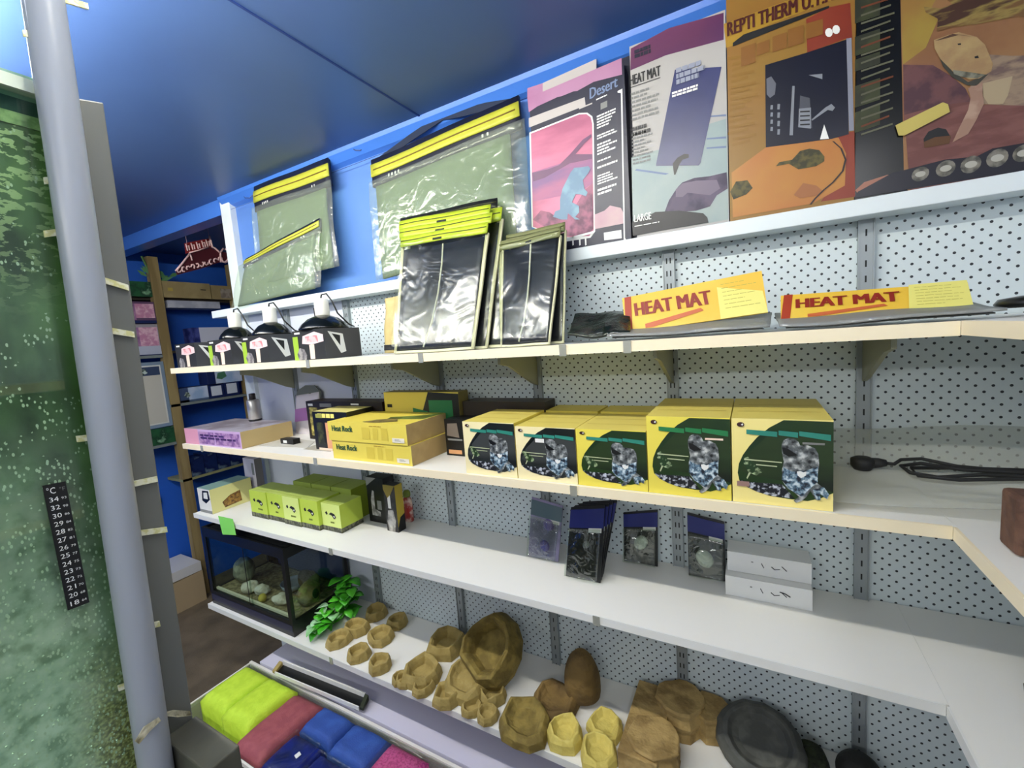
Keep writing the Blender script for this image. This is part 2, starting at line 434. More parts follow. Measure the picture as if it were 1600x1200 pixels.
# ================================================================= FLAT CARTONS ON THE LEDGE
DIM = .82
PY = -.056                      # front faces of the cartons
def slab(label, x0, x1, z1, side, front, art, depth=.03, y=PY, name='heat_mat_carton', skew=0):
    b = MB(); b.box(x0, x1, y, y + depth, ZA, z1, side, front=front)
    b.zmin = ZA + .0005; art(b)
    o = b.build(name, origin=((x0 + x1) / 2, y + depth / 2, ZA)); tag(o, label, 'carton', 'flat cartons standing on the ledge')
    return o
navyp = mat('dark navy print', (26, 30, 56), .4)
pinkp = mat('pink print', (206, 150, 190), .45, c2=(190, 128, 172), scale=4)
purp = mat('plum print', (112, 50, 96), .4, c2=(92, 40, 100), scale=3)
paleblue = mat('pale blue print', (190, 206, 200), .45, c2=(150, 178, 182), scale=5, lo=.4, hi=.7)
lizb = mat('pale blue lizard print', (140, 184, 206), .45, c2=(112, 152, 182), scale=30)
mauve = mat('mauve sand print', (140, 94, 150), .45, c2=(190, 108, 150), scale=9, stretch=(.5, 1, 1.5))
offw = mat('off white print', (214, 208, 204), .45)
Y1 = PY
def art1(b):
    q = lambda pts, m_, k=1: b.px('y', Y1, pts, m_, k)
    z = lambda pts: [(820 + x * 180 / 635, 60 + y * 340 / 1200) for x, y in pts]   # crop coordinates of the carton
    q(z([(15, 330), (534, 108), (536, 200), (380, 240), (290, 290), (270, 292), (206, 318), (178, 325), (120, 352), (70, 375), (22, 408)]), pinkp, 1)
    q(z([(22, 440), (330, 325), (335, 370), (24, 492)]), offw, 1)
    q(z([(300, 384), (372, 355), (372, 362), (300, 392)]), offw, 2)
    # framed photograph
    q(z([(26, 520), (300, 412), (345, 410), (372, 430), (380, 470), (388, 1065), (362, 1100), (230, 1120), (38, 1040)]), whitep, 1)
    q(z([(34, 526), (300, 420), (340, 418), (364, 436), (372, 472), (380, 1058), (356, 1090), (240, 1096), (46, 1040)]), rednoise, 2)
    q(z([(40, 740), (200, 690), (372, 640), (374, 700), (376, 800), (300, 850), (46, 900)]), mauve, 3)
    q(z([(42, 742), (130, 722), (190, 700), (250, 640), (320, 560), (368, 528), (368, 545), (330, 580), (280, 640), (372, 640), (372, 665), (250, 690), (180, 730), (110, 770), (48, 790)]), purp, 4)
    q(z([(46, 1000), (90, 950), (140, 960), (190, 1000), (260, 960), (330, 840), (374, 800), (378, 1050), (350, 1085), (240, 1092), (110, 1040)]), mat('dark plum rock print', (100, 36, 76), .45, c2=(176, 96, 130), scale=40, lo=.4, hi=.6), 5)
    q(z([(255, 740), (275, 715), (320, 712), (352, 706), (364, 720), (352, 745), (322, 782), (330, 830), (348, 850), (340, 872), (310, 862), (282, 860), (262, 905), (300, 925), (302, 960), (280, 985), (306, 1000), (280, 1000), (240, 965), (236, 1000), (200, 1000), (158, 985), (170, 955), (196, 945), (196, 890), (210, 830), (235, 780)]), lizb, 7)
    for x0 in (262, 300, 332): q(z([(x0, 1095), (x0 + 8, 1092), (x0 + 10, 1140), (x0 + 2, 1143)]), whitep, 6)
    q(z([(240, 1100), (384, 1062), (386, 1074), (240, 1112)]), whitep, 6)
    # text column
    q(z([(512, 292), (538, 278), (553, 1100), (560, 1112), (546, 1112), (530, 302), (512, 300)]), whitep, 3)
    q(z([(386, 1030), (386, 972), (440, 950), (470, 922), (530, 935), (545, 965), (550, 1020), (388, 1052)]), mat('pale dune print', (226, 196, 196), .45, c2=(206, 150, 176), scale=4), 2)
    q(z([(436, 1072), (532, 1056), (535, 1102), (438, 1114)]), whitep, 2)
    fr = Fr(at('y', Y1, *z([(400, 900)])[0]), at('y', Y1, *z([(520, 860)])[0]) - at('y', Y1, *z([(400, 900)])[0]), at('y', Y1, *z([(395, 420)])[0]) - at('y', Y1, *z([(400, 900)])[0]), (0, -1, 0))
    for k, (v0, v1, n) in enumerate(((.05, .14, 2), (.18, .30, 4), (.36, .40, 1), (.44, .47, 1), (.52, .66, 4), (.70, .76, 2), (.82, .98, 5))): b.lines(fr, .02, v0, .95, v1, n, whitep, 2, .55, k)
    b.text(fr, 'Desert', -.3, 1.20, .95, 1.32, mat('silver blue print', (130, 150, 190), .4), 3)
    b.lines(fr, 0, 1.14, .8, 1.17, 1, whitep, 3); b.rect(fr, .2, 1.03, .5, 1.10, greyp, 3)
p = [at('y', Y1, *q) for q in ((826, 150), (978, 92))]
slab('pink and navy flat carton with a pale blue lizard on a rock', p[0].x, -.262, 2.185, navyp, navyp, art1)
b = MB(); b.box(-.524, -.250, -.020, -.003, ZA, 2.222, navyp, front=navyp)
b.px('y', -.020, [(824, 138), (848, 130), (848, 146), (824, 156)], pinkp); b.px('y', -.020, [(848, 130), (932, 92), (932, 108), (848, 146)], offw)
tag(b.build('heat_mat_carton'), 'navy carton standing behind the pink lizard carton, only its edges showing', 'carton', 'flat cartons standing on the ledge')

def art2(b):
    q = lambda pts, m_, k=1: b.px('y', Y1, pts, m_, k)
    z = lambda pts: [(960 + x * 200 / 750, 60 + y * 320 / 1200) for x, y in pts]
    q(z([(96, 60), (320, -60), (640, -150), (640, 8), (300, 100), (94, 188)]), purp, 1)
    q(z([(100, 700), (300, 640), (560, 500), (656, 470), (668, 1060), (552, 1082), (110, 1150)]), paleblue, 1)
    for k, (y0, y1) in enumerate(((455, 445), (585, 575), (640, 630))): q(z([(540, y0), (655, y1), (655, y1 + 12), (540, y0 + 8)]), mat('blue ripple print', (120, 140, 180), .45), 2)
    q(z([(120, 775), (300, 800), (320, 792), (130, 765)]), MATS['blue ripple print'], 2)
    q(z([(355, 185), (628, 168), (505, 730), (495, 745), (245, 748), (245, 738)]), mat('dark blue mat print', (38, 46, 100), .35, c2=(52, 62, 124), scale=3), 3)
    q(z([(342, 735), (370, 700), (410, 678), (436, 680), (436, 700), (400, 712), (380, 742), (358, 800), (350, 800)]), inkb, 4)
    q(z([(296, 1015), (320, 950), (352, 900), (372, 872), (398, 845), (470, 818), (560, 808), (658, 785), (664, 880), (600, 920), (560, 985), (480, 1010), (350, 1020)]), mat('grey purple lizard print', (104, 92, 116), .5, c2=(66, 56, 84), scale=20), 3)
    q(z([(360, 885), (400, 850), (480, 835), (600, 830), (620, 880), (560, 920), (430, 905), (400, 930), (360, 930)]), mat('mauve lizard print', (136, 122, 142), .5), 4)
    q(z([(104, 1080), (140, 1050), (200, 1040), (240, 1018), (380, 1010), (520, 1025), (545, 1050), (552, 1080), (300, 1122), (110, 1158)]), inkb, 4)
    fr = Fr(at('y', Y1, *z([(112, 1150)])[0]), (at('y', Y1, *z([(640, 1080)])[0]) - at('y', Y1, *z([(112, 1150)])[0])) * Vector((1, 0, 0)), (0, 0, .44), (0, -1, 0))
    b.text(fr, 'LARGE', .02, .065, .22, .105, whitep, 8); b.lines(fr, .02, .035, .5, .045, 1, whitep, 8)
    b.text(fr, 'HEAT MAT', .03, .795, .38, .845, inkb, 4)
    b.rect(fr, .03, .783, .38, .786, inkb, 4)
    b.lines(fr, .04, .60, .36, .755, 7, greyp, 4, .5, 3)
    b.lines(fr, .03, .37, .28, .54, 9, greyp, 4, .5, 4)
    b.lines(fr, .04, .52, .26, .575, 2, inkb, 4, .7, 9)
    b.lines(fr, .55, .715, .86, .80, 3, mat('pale lettering', (170, 178, 200), .4), 8, .8, 5)
    b.lines(fr, .50, .66, .80, .69, 2, whitep, 8, .7, 6)
    b.lines(fr, .1, .92, .38, .965, 2, navyp, 4, .8, 8)
slab('white and plum flat carton picturing a dark blue heat mat', -.2475, -.0405, 2.221, mat('carton edge grey', (60, 60, 74), .6), mat('pale grey print', (202, 200, 196), .45), art2)

orng = mat('ochre to orange print', (164, 128, 40), .4, c2=(168, 114, 44), scale=2.2, lo=.4, hi=.6)
def art3(b):
    q = lambda pts, m_, k=1: b.px('y', Y1, pts, m_, k)
    z = lambda pts: [(1100 + x * 300 / 1600, 0 + y * 225 / 1200) for x, y in pts]
    w = lambda pts: [(1200 + x / 4, 150 + y / 4) for x, y in pts]
    redo = mat('rust print', (160, 62, 30), .4, c2=(146, 48, 26), scale=3)
    q(z([(850, 160), (1050, 60), (1218, 25), (1236, 330), (1190, 320), (860, 440)]), redo, 1)
    q(w([(430, 240), (540, 220), (545, 630), (330, 660), (400, 560), (460, 430)]), redo, 1)
    q([(1143, 270), (1200, 228), (1310, 215), (1322, 240), (1320, 290), (1270, 318), (1145, 340)], mat('amber print', (214, 150, 60), .4, c2=(206, 120, 56), scale=3), 2)
    q(z([(165, 200), (1060, -130), (1065, 0), (330, 290), (240, 380), (185, 400)]), mat('ochre print', (196, 152, 40), .4), 1)
    q(z([(330, 290), (1040, 50), (1040, 70), (240, 390), (240, 360)]), inkb, 3)
    q(z([(510, 545), (860, 440), (1190, 330), (1205, 1120), (1060, 1160), (515, 1230)]), mat('navy mat print', (14, 18, 40), .3), 3)
    q(z([(1185, 325), (1228, 318), (1248, 1090), (1207, 1095)]), mat('silver print', (156, 160, 176), .35), 4)
    g = mat('grey mat lettering', (150, 156, 166), .4)
    q(z([(735, 720), (755, 720), (740, 1130), (712, 1130)]), g, 5)
    q(z([(520, 660), (560, 640), (600, 700), (590, 790), (550, 820), (522, 790)]), mat('grey emblem', (112, 116, 128), .4), 5)
    for k in range(4): q(z([(555, 880 + k * 60), (575, 880 + k * 60), (572, 915 + k * 60), (552, 915 + k * 60)]), g, 5); q(z([(612, 870 + k * 70), (634, 870 + k * 70), (630, 915 + k * 70), (610, 915 + k * 70)]), g, 5)
    q(z([(790, 1010), (800, 800), (880, 820), (900, 1070), (780, 1060)]), mat('dim grey', (84, 88, 98), .4), 5)
    q(z([(790, 910), (890, 900), (890, 1075), (785, 1065)]), g, 6)
    for k in range(4): q(z([(800, 930 + k * 36), (880, 926 + k * 36), (880, 938 + k * 36), (800, 942 + k * 36)]), inkb, 7)
    q(z([(895, 1000), (1010, 900), (1060, 870), (1090, 900), (1070, 930), (1030, 920), (900, 1010)]), g, 6)
    q(z([(870, 630), (985, 620), (985, 665)]), g, 6)
    q(z([(965, 1165), (1000, 1040), (1040, 1160)]), whitep, 6)
    # little white feet badge
    for cx, cy in ((1040, 275), (1100, 250)): q(z([(cx + 32 * math.cos(a), cy + 38 * math.sin(a)) for a in [i * math.pi / 5 for i in range(10)]]), whitep, 4)
    # text columns
    for k, (x0, y0, x1, y1) in enumerate(((310, 400, 430, 560), (440, 370, 545, 470), (570, 310, 690, 440), (700, 250, 830, 400), (850, 200, 990, 330))):
        q(z([(x0, y0), (x1, y0 - 40), (x1, y1 - 40), (x0, y1)]), mat('brown print', (150, 96, 20), .45), 4)
    for k in range(16):
        y0 = 480 + k * 48; q(z([(200 + (k * 37) % 40, y0), (460 - (k * 53) % 120, y0 - 42), (460 - (k * 53) % 120, y0 - 18), (200 + (k * 37) % 40, y0 + 24)]), mat('olive print', (160, 116, 24), .45), 3)
    fr = Fr(at('y', Y1, *z([(230, 285)])[0]), at('y', Y1, *z([(1060, 0)])[0]) - at('y', Y1, *z([(230, 285)])[0]), (0, 0, .026), (0, -1, 0))
    b.text(fr, 'REPTI THERM U.T.H', -.05, -.1, 1.02, .95, mat('dark red lettering', (86, 20, 10), .4), 5)
    # turtles
    tm = mat('olive turtle print', (104, 96, 40), .5, c2=(60, 58, 26), scale=70)
    q(w([(50, 440), (70, 415), (150, 400), (200, 345), (260, 330), (320, 340), (352, 380), (350, 410), (300, 440), (190, 460), (130, 425)]), tm, 4)
    q(w([(160, 620), (220, 545), (300, 560), (350, 600), (320, 620), (200, 640)]), mat('faded turtle print', (186, 120, 70), .5), 4)
    q([(1141, 300), (1150, 284), (1168, 282), (1176, 294), (1166, 304), (1146, 312)], tm, 4)
    # lead drawn across the picture
    pts = [(400, 285), (450, 330), (478, 400), (460, 470), (400, 540), (340, 590), (290, 640), (258, 680)]
    for a_, c_ in zip(pts[:-1], pts[1:]): q(w([a_, (a_[0] + 12, a_[1]), (c_[0] + 12, c_[1]), c_]), mat('dark lead print', (40, 20, 14), .4), 5)
slab('ochre and rust flat carton with a dark navy mat window and turtle picture', -.0385, .186, 2.250, mat('dark olive card', (74, 62, 16), .5), orng, art3)

def art4(b):
    q = lambda pts, m_, k=1: b.px('y', Y1, pts, m_, k)
    z = lambda pts: [(1300 + x * 300 / 1600, y * 225 / 1200) for x, y in pts]
    w = lambda pts: [(1200 + x / 4, 150 + y / 4) for x, y in pts]
    sand = mat('orange sand print', (172, 126, 80), .45, c2=(156, 108, 70), scale=8)
    q(z([(562, -400), (2600, -500), (2600, 1450), (900, 1750), (640, 1600), (600, 1560)]), sand, 1)
    q(z([(564, -400), (1100, -430), (830, 60), (880, 170), (780, 400), (590, 540), (580, 300)]), mat('yellow sky print', (190, 168, 66), .45, c2=(172, 130, 62), scale=5), 2)
    q(z([(592, 540), (840, 545), (1000, 640), (1110, 740), (1150, 820), (1150, 950), (900, 900), (600, 1000)]), mat('purple rock print', (86, 52, 62), .5, c2=(120, 76, 76), scale=30), 2)
    q(w([(535, 640), (560, 600), (780, 480), (860, 462), (1100, 400), (1300, 380), (1400, 330), (1800, 260), (1800, 480)]), mat('navy footer print', (14, 14, 34), .3), 4)
    q(z([(600, 960), (900, 880), (1150, 850), (1250, 880), (2600, 700), (2600, 1450), (900, 1750), (650, 1600)]), mat('dusty pink sand print', (142, 92, 84), .45, c2=(122, 72, 66), scale=18, stretch=(1, 1, 3)), 3)
    q(z([(762, 60), (900, 75), (1000, 40), (880, -60), (1400, -300), (2600, -400), (2600, 300), (1550, 140), (1230, 200), (1000, 230), (870, 268), (880, 160), (780, 110)]), mat('brown branch print', (128, 92, 50), .5, c2=[(168, 146, 76), (74, 42, 26)], scale=26, stretch=(.5, 1, 2)), 4)
    # bearded dragon
    bd = mat('dragon body print', (172, 148, 122), .5, c2=(124, 100, 92), scale=34, stretch=(1, 1, 2))
    q(z([(1310, 460), (1500, 470), (2600, 430), (2600, 900), (1400, 880), (1250, 870), (1130, 760), (1200, 640)]), bd, 5)
    q(z([(1130, 740), (1250, 690), (1260, 870), (1200, 1000), (1130, 1120), (1000, 1190), (1060, 1060), (1130, 920), (1150, 820)]), mat('dragon leg print', (204, 170, 146), .5, c2=(180, 142, 120), scale=40), 6)
    q(z([(1250, 700), (1500, 640), (1460, 800), (1420, 870), (1300, 875), (1250, 800)]), mat('dragon belly print', (196, 176, 140), .5), 6)
    q(z([(845, 340), (960, 300), (1050, 275), (1200, 315), (1270, 380), (1335, 540), (1320, 600), (1220, 660), (1140, 670), (1000, 600), (900, 500), (850, 410)]), mat('dragon head print', (206, 178, 120), .5, c2=(180, 144, 100), scale=30, lo=.35, hi=.65), 7)
    q(z([(885, 470), (1000, 600), (1130, 690), (1300, 620), (1200, 720), (1120, 715), (1000, 650), (920, 560)]), mat('dark beard print', (66, 66, 56), .5), 6)
    q(z([(1000, 590), (1150, 610), (1280, 630), (1200, 660), (1080, 650), (1010, 625)]), mat('pale throat print', (150, 150, 132), .5, c2=(88, 88, 72), scale=60), 8)
    q(z([(1180, 480), (1210, 470), (1218, 492), (1185, 495)]), inkb, 8); q(z([(1040, 372), (1068, 368), (1068, 382), (1045, 384)]), inkb, 8)
    q(z([(850, 350), (1000, 290), (1200, 318), (1050, 300), (900, 340)]), mat('brow print', (92, 62, 44), .5), 8)
    # bowl with yellow tape above it
    q(w([(970, 270), (1000, 225), (1060, 200), (1110, 210), (1140, 260), (1130, 300), (975, 325)]), inkb, 5)
    q(w([(972, 290), (1040, 260), (1140, 250), (1130, 300), (975, 327)]), mat('brown bowl print', (104, 66, 30), .5), 6)
    # text block on black
    gr = mat('green text block print', (58, 66, 30), .5, c2=(36, 42, 20), scale=30)
    for k, (y0, y1) in enumerate(((-20, 200), (290, 470), (480, 600), (700, 900), (920, 1110))):
        q(z([(190, y0 + 20), (400, y0 - 50), (400, y1 - 70), (190, y1)]), gr, 2)
    for k in range(17):
        y0 = 60 + k * 66; q(z([(240, y0), (520 - (k * 31) % 60, y0 - 90), (520 - (k * 31) % 60, y0 - 74), (240, y0 + 16)]), mat('dark lines print', (104, 104, 82), .5) if k % 5 else mat('dark orange line print', (120, 56, 20), .5), 3)
    q(w([(545, 590), (600, 540), (740, 495), (790, 490), (802, 520), (780, 560), (560, 612)]), mat('salmon print', (190, 132, 110), .45), 3)
    for cx, cy, r_ in ((950, 490, 55), (1108, 455, 62), (1265, 430, 66), (1430, 390, 70), (1590, 360, 66)):
        pts = [(cx + r_ * math.cos(a), cy - r_ * .25 * math.cos(a) + r_ * .8 * math.sin(a)) for a in [i * math.pi / 8 for i in range(16)]]
        q(w(pts), mat('round inset print', (150, 146, 132), .4, c2=(80, 80, 72), scale=50), 5)
        q(w([(cx + (x - cx) * .6, cy + (y - cy) * .4) for x, y in pts]), mat('round inset pale', (206, 204, 190), .4), 6)
darkp = mat('black glossy carton', (12, 14, 14), .25)
slab('black flat carton with a large bearded dragon photograph, far right', .1875, XR - .004, 2.262, darkp, darkp, art4)
b = MB(); q_ = [at('y', PY - .0045, *p) for p in ((1399, 196), (1473, 160), (1481, 163), (1484, 175), (1413, 212), (1404, 212))]
b.prism(q_, (0, -.0008, 0), mat('yellow tape', (226, 208, 110), .6))
tag(b.build('tape_strip'), 'strip of yellow masking tape stuck on the bearded dragon carton', 'tape')

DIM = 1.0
# ================================================================= SOFT PACKS
def patch(b, c, u0, u1, v0, v1, mt, disp=0, th=.004, nu=14, nv=10, off=0, seed=0, slot=None):
    """bulged sheet between four corners c = TL, TR, BR, BL ; u across, v down"""
    TL, TR, BR, BL = [Vector(p) for p in c]; r = random.Random(seed)
    ph_ = [r.uniform(0, 6) for _ in range(6)]
    n = (TR - TL).cross(BL - TL).normalized()
    if n.dot(CAM - TL) < 0: n = -n
    def P(u, v, o):
        p = TL * (1 - u) * (1 - v) + TR * u * (1 - v) + BR * u * v + BL * (1 - u) * v
        w = math.sin(u * 9 + ph_[0]) * .4 + math.sin(u * 5 + v * 7 + ph_[1]) * .35 + math.sin(v * 11 - u * 4 + ph_[2]) * .25
        return p + n * (disp * w + o)
    vs = []; fs = []
    for s_ in (0, 1):
        for j in range(nv + 1):
            for i in range(nu + 1):
                vs.append(P(u0 + (u1 - u0) * i / nu, v0 + (v1 - v0) * j / nv, off + (0 if s_ else th)))
    N = (nu + 1) * (nv + 1); g = lambda s_, i, j: s_ * N + j * (nu + 1) + i
    for j in range(nv):
        for i in range(nu):
            fs.append((g(0, i, j), g(0, i, j + 1), g(0, i + 1, j + 1), g(0, i + 1, j)))
            fs.append((g(1, i, j), g(1, i + 1, j), g(1, i + 1, j + 1), g(1, i, j + 1)))
    for i in range(nu):
        fs.append((g(0, i, 0), g(0, i + 1, 0), g(1, i + 1, 0), g(1, i, 0))); fs.append((g(0, i + 1, nv), g(0, i, nv), g(1, i, nv), g(1, i + 1, nv)))
    for j in range(nv):
        fs.append((g(0, 0, j + 1), g(0, 0, j), g(1, 0, j), g(1, 0, j + 1))); fs.append((g(0, nu, j), g(0, nu, j + 1), g(1, nu, j + 1), g(1, nu, j)))
    return b.raw(vs, fs, mt)
def base_of(c): 
    p = (Vector(c[2]) + Vector(c[3])) / 2; return p
def sagebag(label, c, hv, seed, wide=1.0, hgap=.0, arch=None):
    t = empty('sage_mat_pack', base_of(c), label, 'pack', 'sage green mat packs along the top of the wall')
    b = MB(); patch(b, c, .02, .93 * wide, hv, .985, sage, .005, .008, seed=seed); b.build('folded_fabric', t, smooth=True)
    b = MB(); patch(b, c, 0, wide, hgap, hv + .015, navy, .004, .010, off=.001, seed=seed, nv=4)
    h_ = b.build('header_card', t, smooth=True)
    b = MB(); patch(b, c, 0, wide, hgap + (hv - hgap) * .22, hgap + (hv - hgap) * .70, hyel, .004, .003, off=.012, seed=seed, nv=4)
    patch(b, c, .02, wide * .98, hgap + (hv - hgap) * .43, hgap + (hv - hgap) * .47, mat('brown seam', (110, 84, 20), .5), .004, .001, off=.0155, seed=seed, nv=1)
    b.build('yellow_band', h_, smooth=True)
    b = MB()
    for u in (.13, .155, .18, .205, .78, .81): patch(b, c, u, u + .010, hv * .80, hv * .80 + .022, whitep, .004, .001, off=.0125, seed=seed, nu=1, nv=1)
    b.build('printed_marks', h_)['kind'] = 'stuff'
    b = MB(); patch(b, c, -.01, wide * 1.03, hv * .9, 1.0, wraph, .007, .0012, off=.0215, seed=seed + 3, nu=24, nv=16); b.build('clear_wrap', t, smooth=True)
    return t
yw = -.016
sagebag('upper sage green mat pack hanging at the left end of the blue wall', [at('y', -.02, 400, 293), at('y', -.02, 516, 248), at('y', -.050, 533, 418), at('y', -.045, 410, 447)], .24, 2)
c = [at('y', -.052, 386, 405), at('y', -.046, 503, 342), at('y', -.062, 503, 450), at('y', -.064, 371, 481)]
sagebag('small sage green mat pack leaning in front at the left end of the ledge', c, .17, 5)
c = [at('y', -.022, 583, 252), at('y', -.022, 813, 152), at('y', -.058, 828, 372), at('y', -.055, 597, 440)]
t = sagebag('largest sage green mat pack with a black triangular hanger, beside the pink carton', c, .21, 11)
# triangular hanger strap of the large pack
b = MB(); path = [at('y', -.018, *p) for p in ((583, 252), (640, 210), (690, 176), (712, 172), (760, 160), (811, 152))]
for a_, d_ in zip(path[:-1], path[1:]):
    b.prism([a_, d_, d_ + Vector((0, 0, -.022)), a_ + Vector((0, 0, -.022))], (0, .003, 0), mat('dark hanger', (20, 34, 60), .4))
b.build('hanger_strap', t)

# black heating mats in clear packs with lime headers, front of the heat mat shelf
matm = mat('black heating mat', (30, 32, 42), .3)
cordw = mat('pale cord', (206, 206, 190), .5)
def matpack(label, c, layers_u, header, hv, seed, nhead=1, flare=0, cord=True, grp='clear packed black heating mats'):
    t = empty('heating_mat_pack', base_of(c), label, 'pack', grp)
    b = MB(); patch(b, c, .03, .97, hv + .02, .985, matm, .003, .004, seed=seed); b.build('heating_mat', t, smooth=True)
    b = MB()
    for u0, u1, v0, v1 in ((0, .03, hv, 1), (.97, 1, hv, 1), (0, 1, .985, 1.0)): patch(b, c, u0, u1, v0, v1, mat('cream bag seam', (206, 204, 170), .4), .003, .006, seed=seed, nu=2 if u1 - u0 < .5 else 14)
    b.build('bag_seam', t, smooth=True)
    for k in range(nhead):
        b = MB(); d0 = hv / nhead * k; patch(b, c, -.04 + .03 * k, .98 + .02 * ((k * 2) % 3), d0 + .012, d0 + hv / nhead + .012, header, .003, .004, off=.004 + .005 * k, seed=seed + k, nv=3)
        patch(b, c, -.035 + .03 * k, .97 + .02 * ((k * 2) % 3), d0 + hv / nhead * .40 + .012, d0 + hv / nhead * .47 + .012, mat('dark seam', (60, 66, 20), .5), .003, .001, off=.0085 + .005 * k, seed=seed + k, nv=1)
        patch(b, c, .42, .52, d0 + hv / nhead * .7 + .012, d0 + hv / nhead * .9 + .012, slotm, .003, .001, off=.0085 + .005 * k, seed=seed + k, nv=1, nu=3)
        b.build('header_card', t, smooth=True)
    if cord:
        TL, TR, BR, BL = [Vector(p) for p in c]; n = (TR - TL).cross(BL - TL).normalized()
        if n.dot(CAM - TL) < 0: n = -n
        P = lambda u, v: TL * (1 - u) * (1 - v) + TR * u * (1 - v) + BR * u * v + BL * (1 - u) * v + n * .010
        b = MB(); b.tube([P(*q) for q in ((.52, hv + .03), (.53, .40), (.52, .6), (.48, .8), (.40, .97))], .0022, cordw, 6); b.build('power_cord', t)
    b = MB(); patch(b, c, .0, 1.0, hv * .9, .99, wrap, .008 if cord else .003, .001, off=.019 if cord else .009, seed=seed + 5, nu=26, nv=22); b.build('clear_wrap', t, smooth=True)
    return t
lh = hlime
z0 = ZB + .001
def stand(ytop, ybot, TLp, TRp, BRx, BLx, z=z0):
    a = at('y', ytop, *TLp); d = at('y', ytop, *TRp)
    e = at('y', ybot, *BRx); f = at('y', ybot, *BLx); e.z = z; f.z = z
    return [a, d, e, f]
matpack('rearmost of the three large clear heating mat packs beneath the big sage bag', stand(-.085, -.225, (632, 340), (782, 308), (788, 545), (680, 546)), 0, mat('black header', (24, 26, 24), .4), .07, 21, cord=False)
matpack('middle of the three large clear heating mat packs, cream edge showing on its right', stand(-.10, -.245, (636, 352), (790, 322), (762, 546), (655, 547)), 0, lh, .10, 25, cord=False)
matpack('front large heating mat pack with three stacked lime headers and a white cord', stand(-.125, -.268, (632, 345), (772, 318), (742, 548), (618, 550)), 0, lh, .22, 31, nhead=3)
olv = mat('olive header', (120, 124, 84), .4)
matpack('rear of the two narrow clear heating mat packs, right of the lime headers', stand(-.11, -.225, (797, 368), (886, 346), (882, 536), (800, 541)), 0, olv, .08, 41, cord=False)
matpack('front narrow heating mat pack with an olive header and straight cord', stand(-.13, -.262, (786, 378), (880, 354), (860, 538), (784, 542)), 0, olv, .09, 47)
c = [at('y', -.060, 609, 468), at('y', -.060, 648, 458), at('y', -.075, 648, 545), at('y', -.075, 608, 550)]
c[2].z = c[3].z = z0
t = empty('sand_bag', base_of(c), 'cream coloured pouch half hidden left of the large heating mat packs', 'pouch')
b = MB(); patch(b, c, 0, 1, 0, 1, mat('cream pouch print', (208, 190, 130), .5, c2=(190, 170, 112), scale=30, lo=.3, hi=.7), .006, .02, seed=3); b.build('pouch', t, smooth=True)
b = MB(); patch(b, c, 0, 1, .85, .95, inkb, .006, .002, off=.021, seed=3, nv=2); b.build('printed_band', t)

# loose HEAT MAT packets on the shelf
hm_or = mat('orange yellow print', (224, 184, 60), .5, c2=(228, 196, 78), scale=5)
hm_red = mat('brick red print', (160, 56, 28), .5)
def heatmat(label, pts, seed, bagpts):
    """pts: TL, TR, BR, BL pixels of the card on a slanting plane"""
    c = pts
    t = empty('heat_mat_packet', base_of(c), label, 'packet', 'loose heat mat packets')
    TL, TR, BR, BL = c
    n = (TR - TL).cross(BL - TL).normalized()
    if n.dot(CAM - TL) < 0: n = -n
    b = MB(); b.prism([TL - n * .003, TR - n * .003, BR - n * .003, BL - n * .003], n * .003, hm_or)
    fr = Fr(BL, BR - BL, TL - BL, n)
    b.poly(fr, [(0, 0), (.055, 0), (.075, 1.0), (.02, 1.0)], hm_red, 2)
    b.poly(fr, [(.70, 0), (1, 0), (1, 1), (.72, 1)], mat('pale yellow back print', (226, 220, 120), .5), 2)
    b.lines(fr, .745, .15, .98, .88, 7, mat('faint olive print', (170, 162, 70), .5), 3, .12, seed)
    b.text(fr, 'HEAT MAT', .09, .42, .66, .78, mat('dark red lettering 2', (134, 34, 18), .5), 4)
    b.poly(fr, [(.16, .05), (.16, .16), (.58, .36), (.60, .28), (.22, .05)], mat('terracotta print', (190, 96, 52), .5), 3)
    b.build('printed_card', t)
    b = MB(); cc = bagpts; patch(b, cc, 0, 1, 0, 1, clear('grey milky bag', (150, 156, 150), .2, .2, bump=.8, bscale=30, haze=.25), .003, .004, seed=seed, nu=24); b.build('bag', t, smooth=True)
    ctr = sum((Vector(p) for p in cc), Vector()) / 4
    b = MB(); patch(b, [ctr + (Vector(p) - ctr) * .93 - Vector((0, 0, .004)) for p in cc], 0, 1, 0, 1, mat('dark grey heating mat', (70, 72, 70), .35), .002, .002, seed=seed, nu=20); b.build('heating_mat', t, smooth=True)
def hmq(px4, y0, y1): return [at('y', y0, *px4[0]), at('y', y0, *px4[1]), at('y', y1, *px4[2]), at('y', y1, *px4[3])]
c = hmq([(972, 466), (1190, 423), (1200, 488), (978, 520)], -.16, -.2)
bg = [Vector((-.32, -.10, ZB + .032)), Vector((.04, -.10, ZB + .036)), Vector((.03, -.285, ZB + .010)), Vector((-.27, -.285, ZB + .008))]
heatmat('loose heat mat packet with a yellow card, left of the right hand one', c, 4, bg)
c = hmq([(1220, 462), (1512, 441), (1522, 482), (1220, 500)], -.16, -.2)
bg = [Vector((.045, -.10, ZB + .030)), Vector((.33, -.10, ZB + .032)), Vector((.33, -.285, ZB + .010)), Vector((.045, -.285, ZB + .008))]
heatmat('loose heat mat packet with a flatter yellow card near the shelf corner', c, 9, bg)
c = [at('y', -.14, 900, 497), at('y', -.14, 985, 486), at('y', -.25, 985, 522), at('y', -.25, 888, 529)]
t = empty('cable_bag', base_of(c), 'black plastic bag lying flat left of the heat mat packets', 'bag')
b = MB(); patch(b, c, 0, 1, 0, 1, mat('dark green black film', (16, 26, 20), .2, bump=.8, bscale=30), .008, .006, seed=4, nu=20); b.build('folded_bag', t, smooth=True)
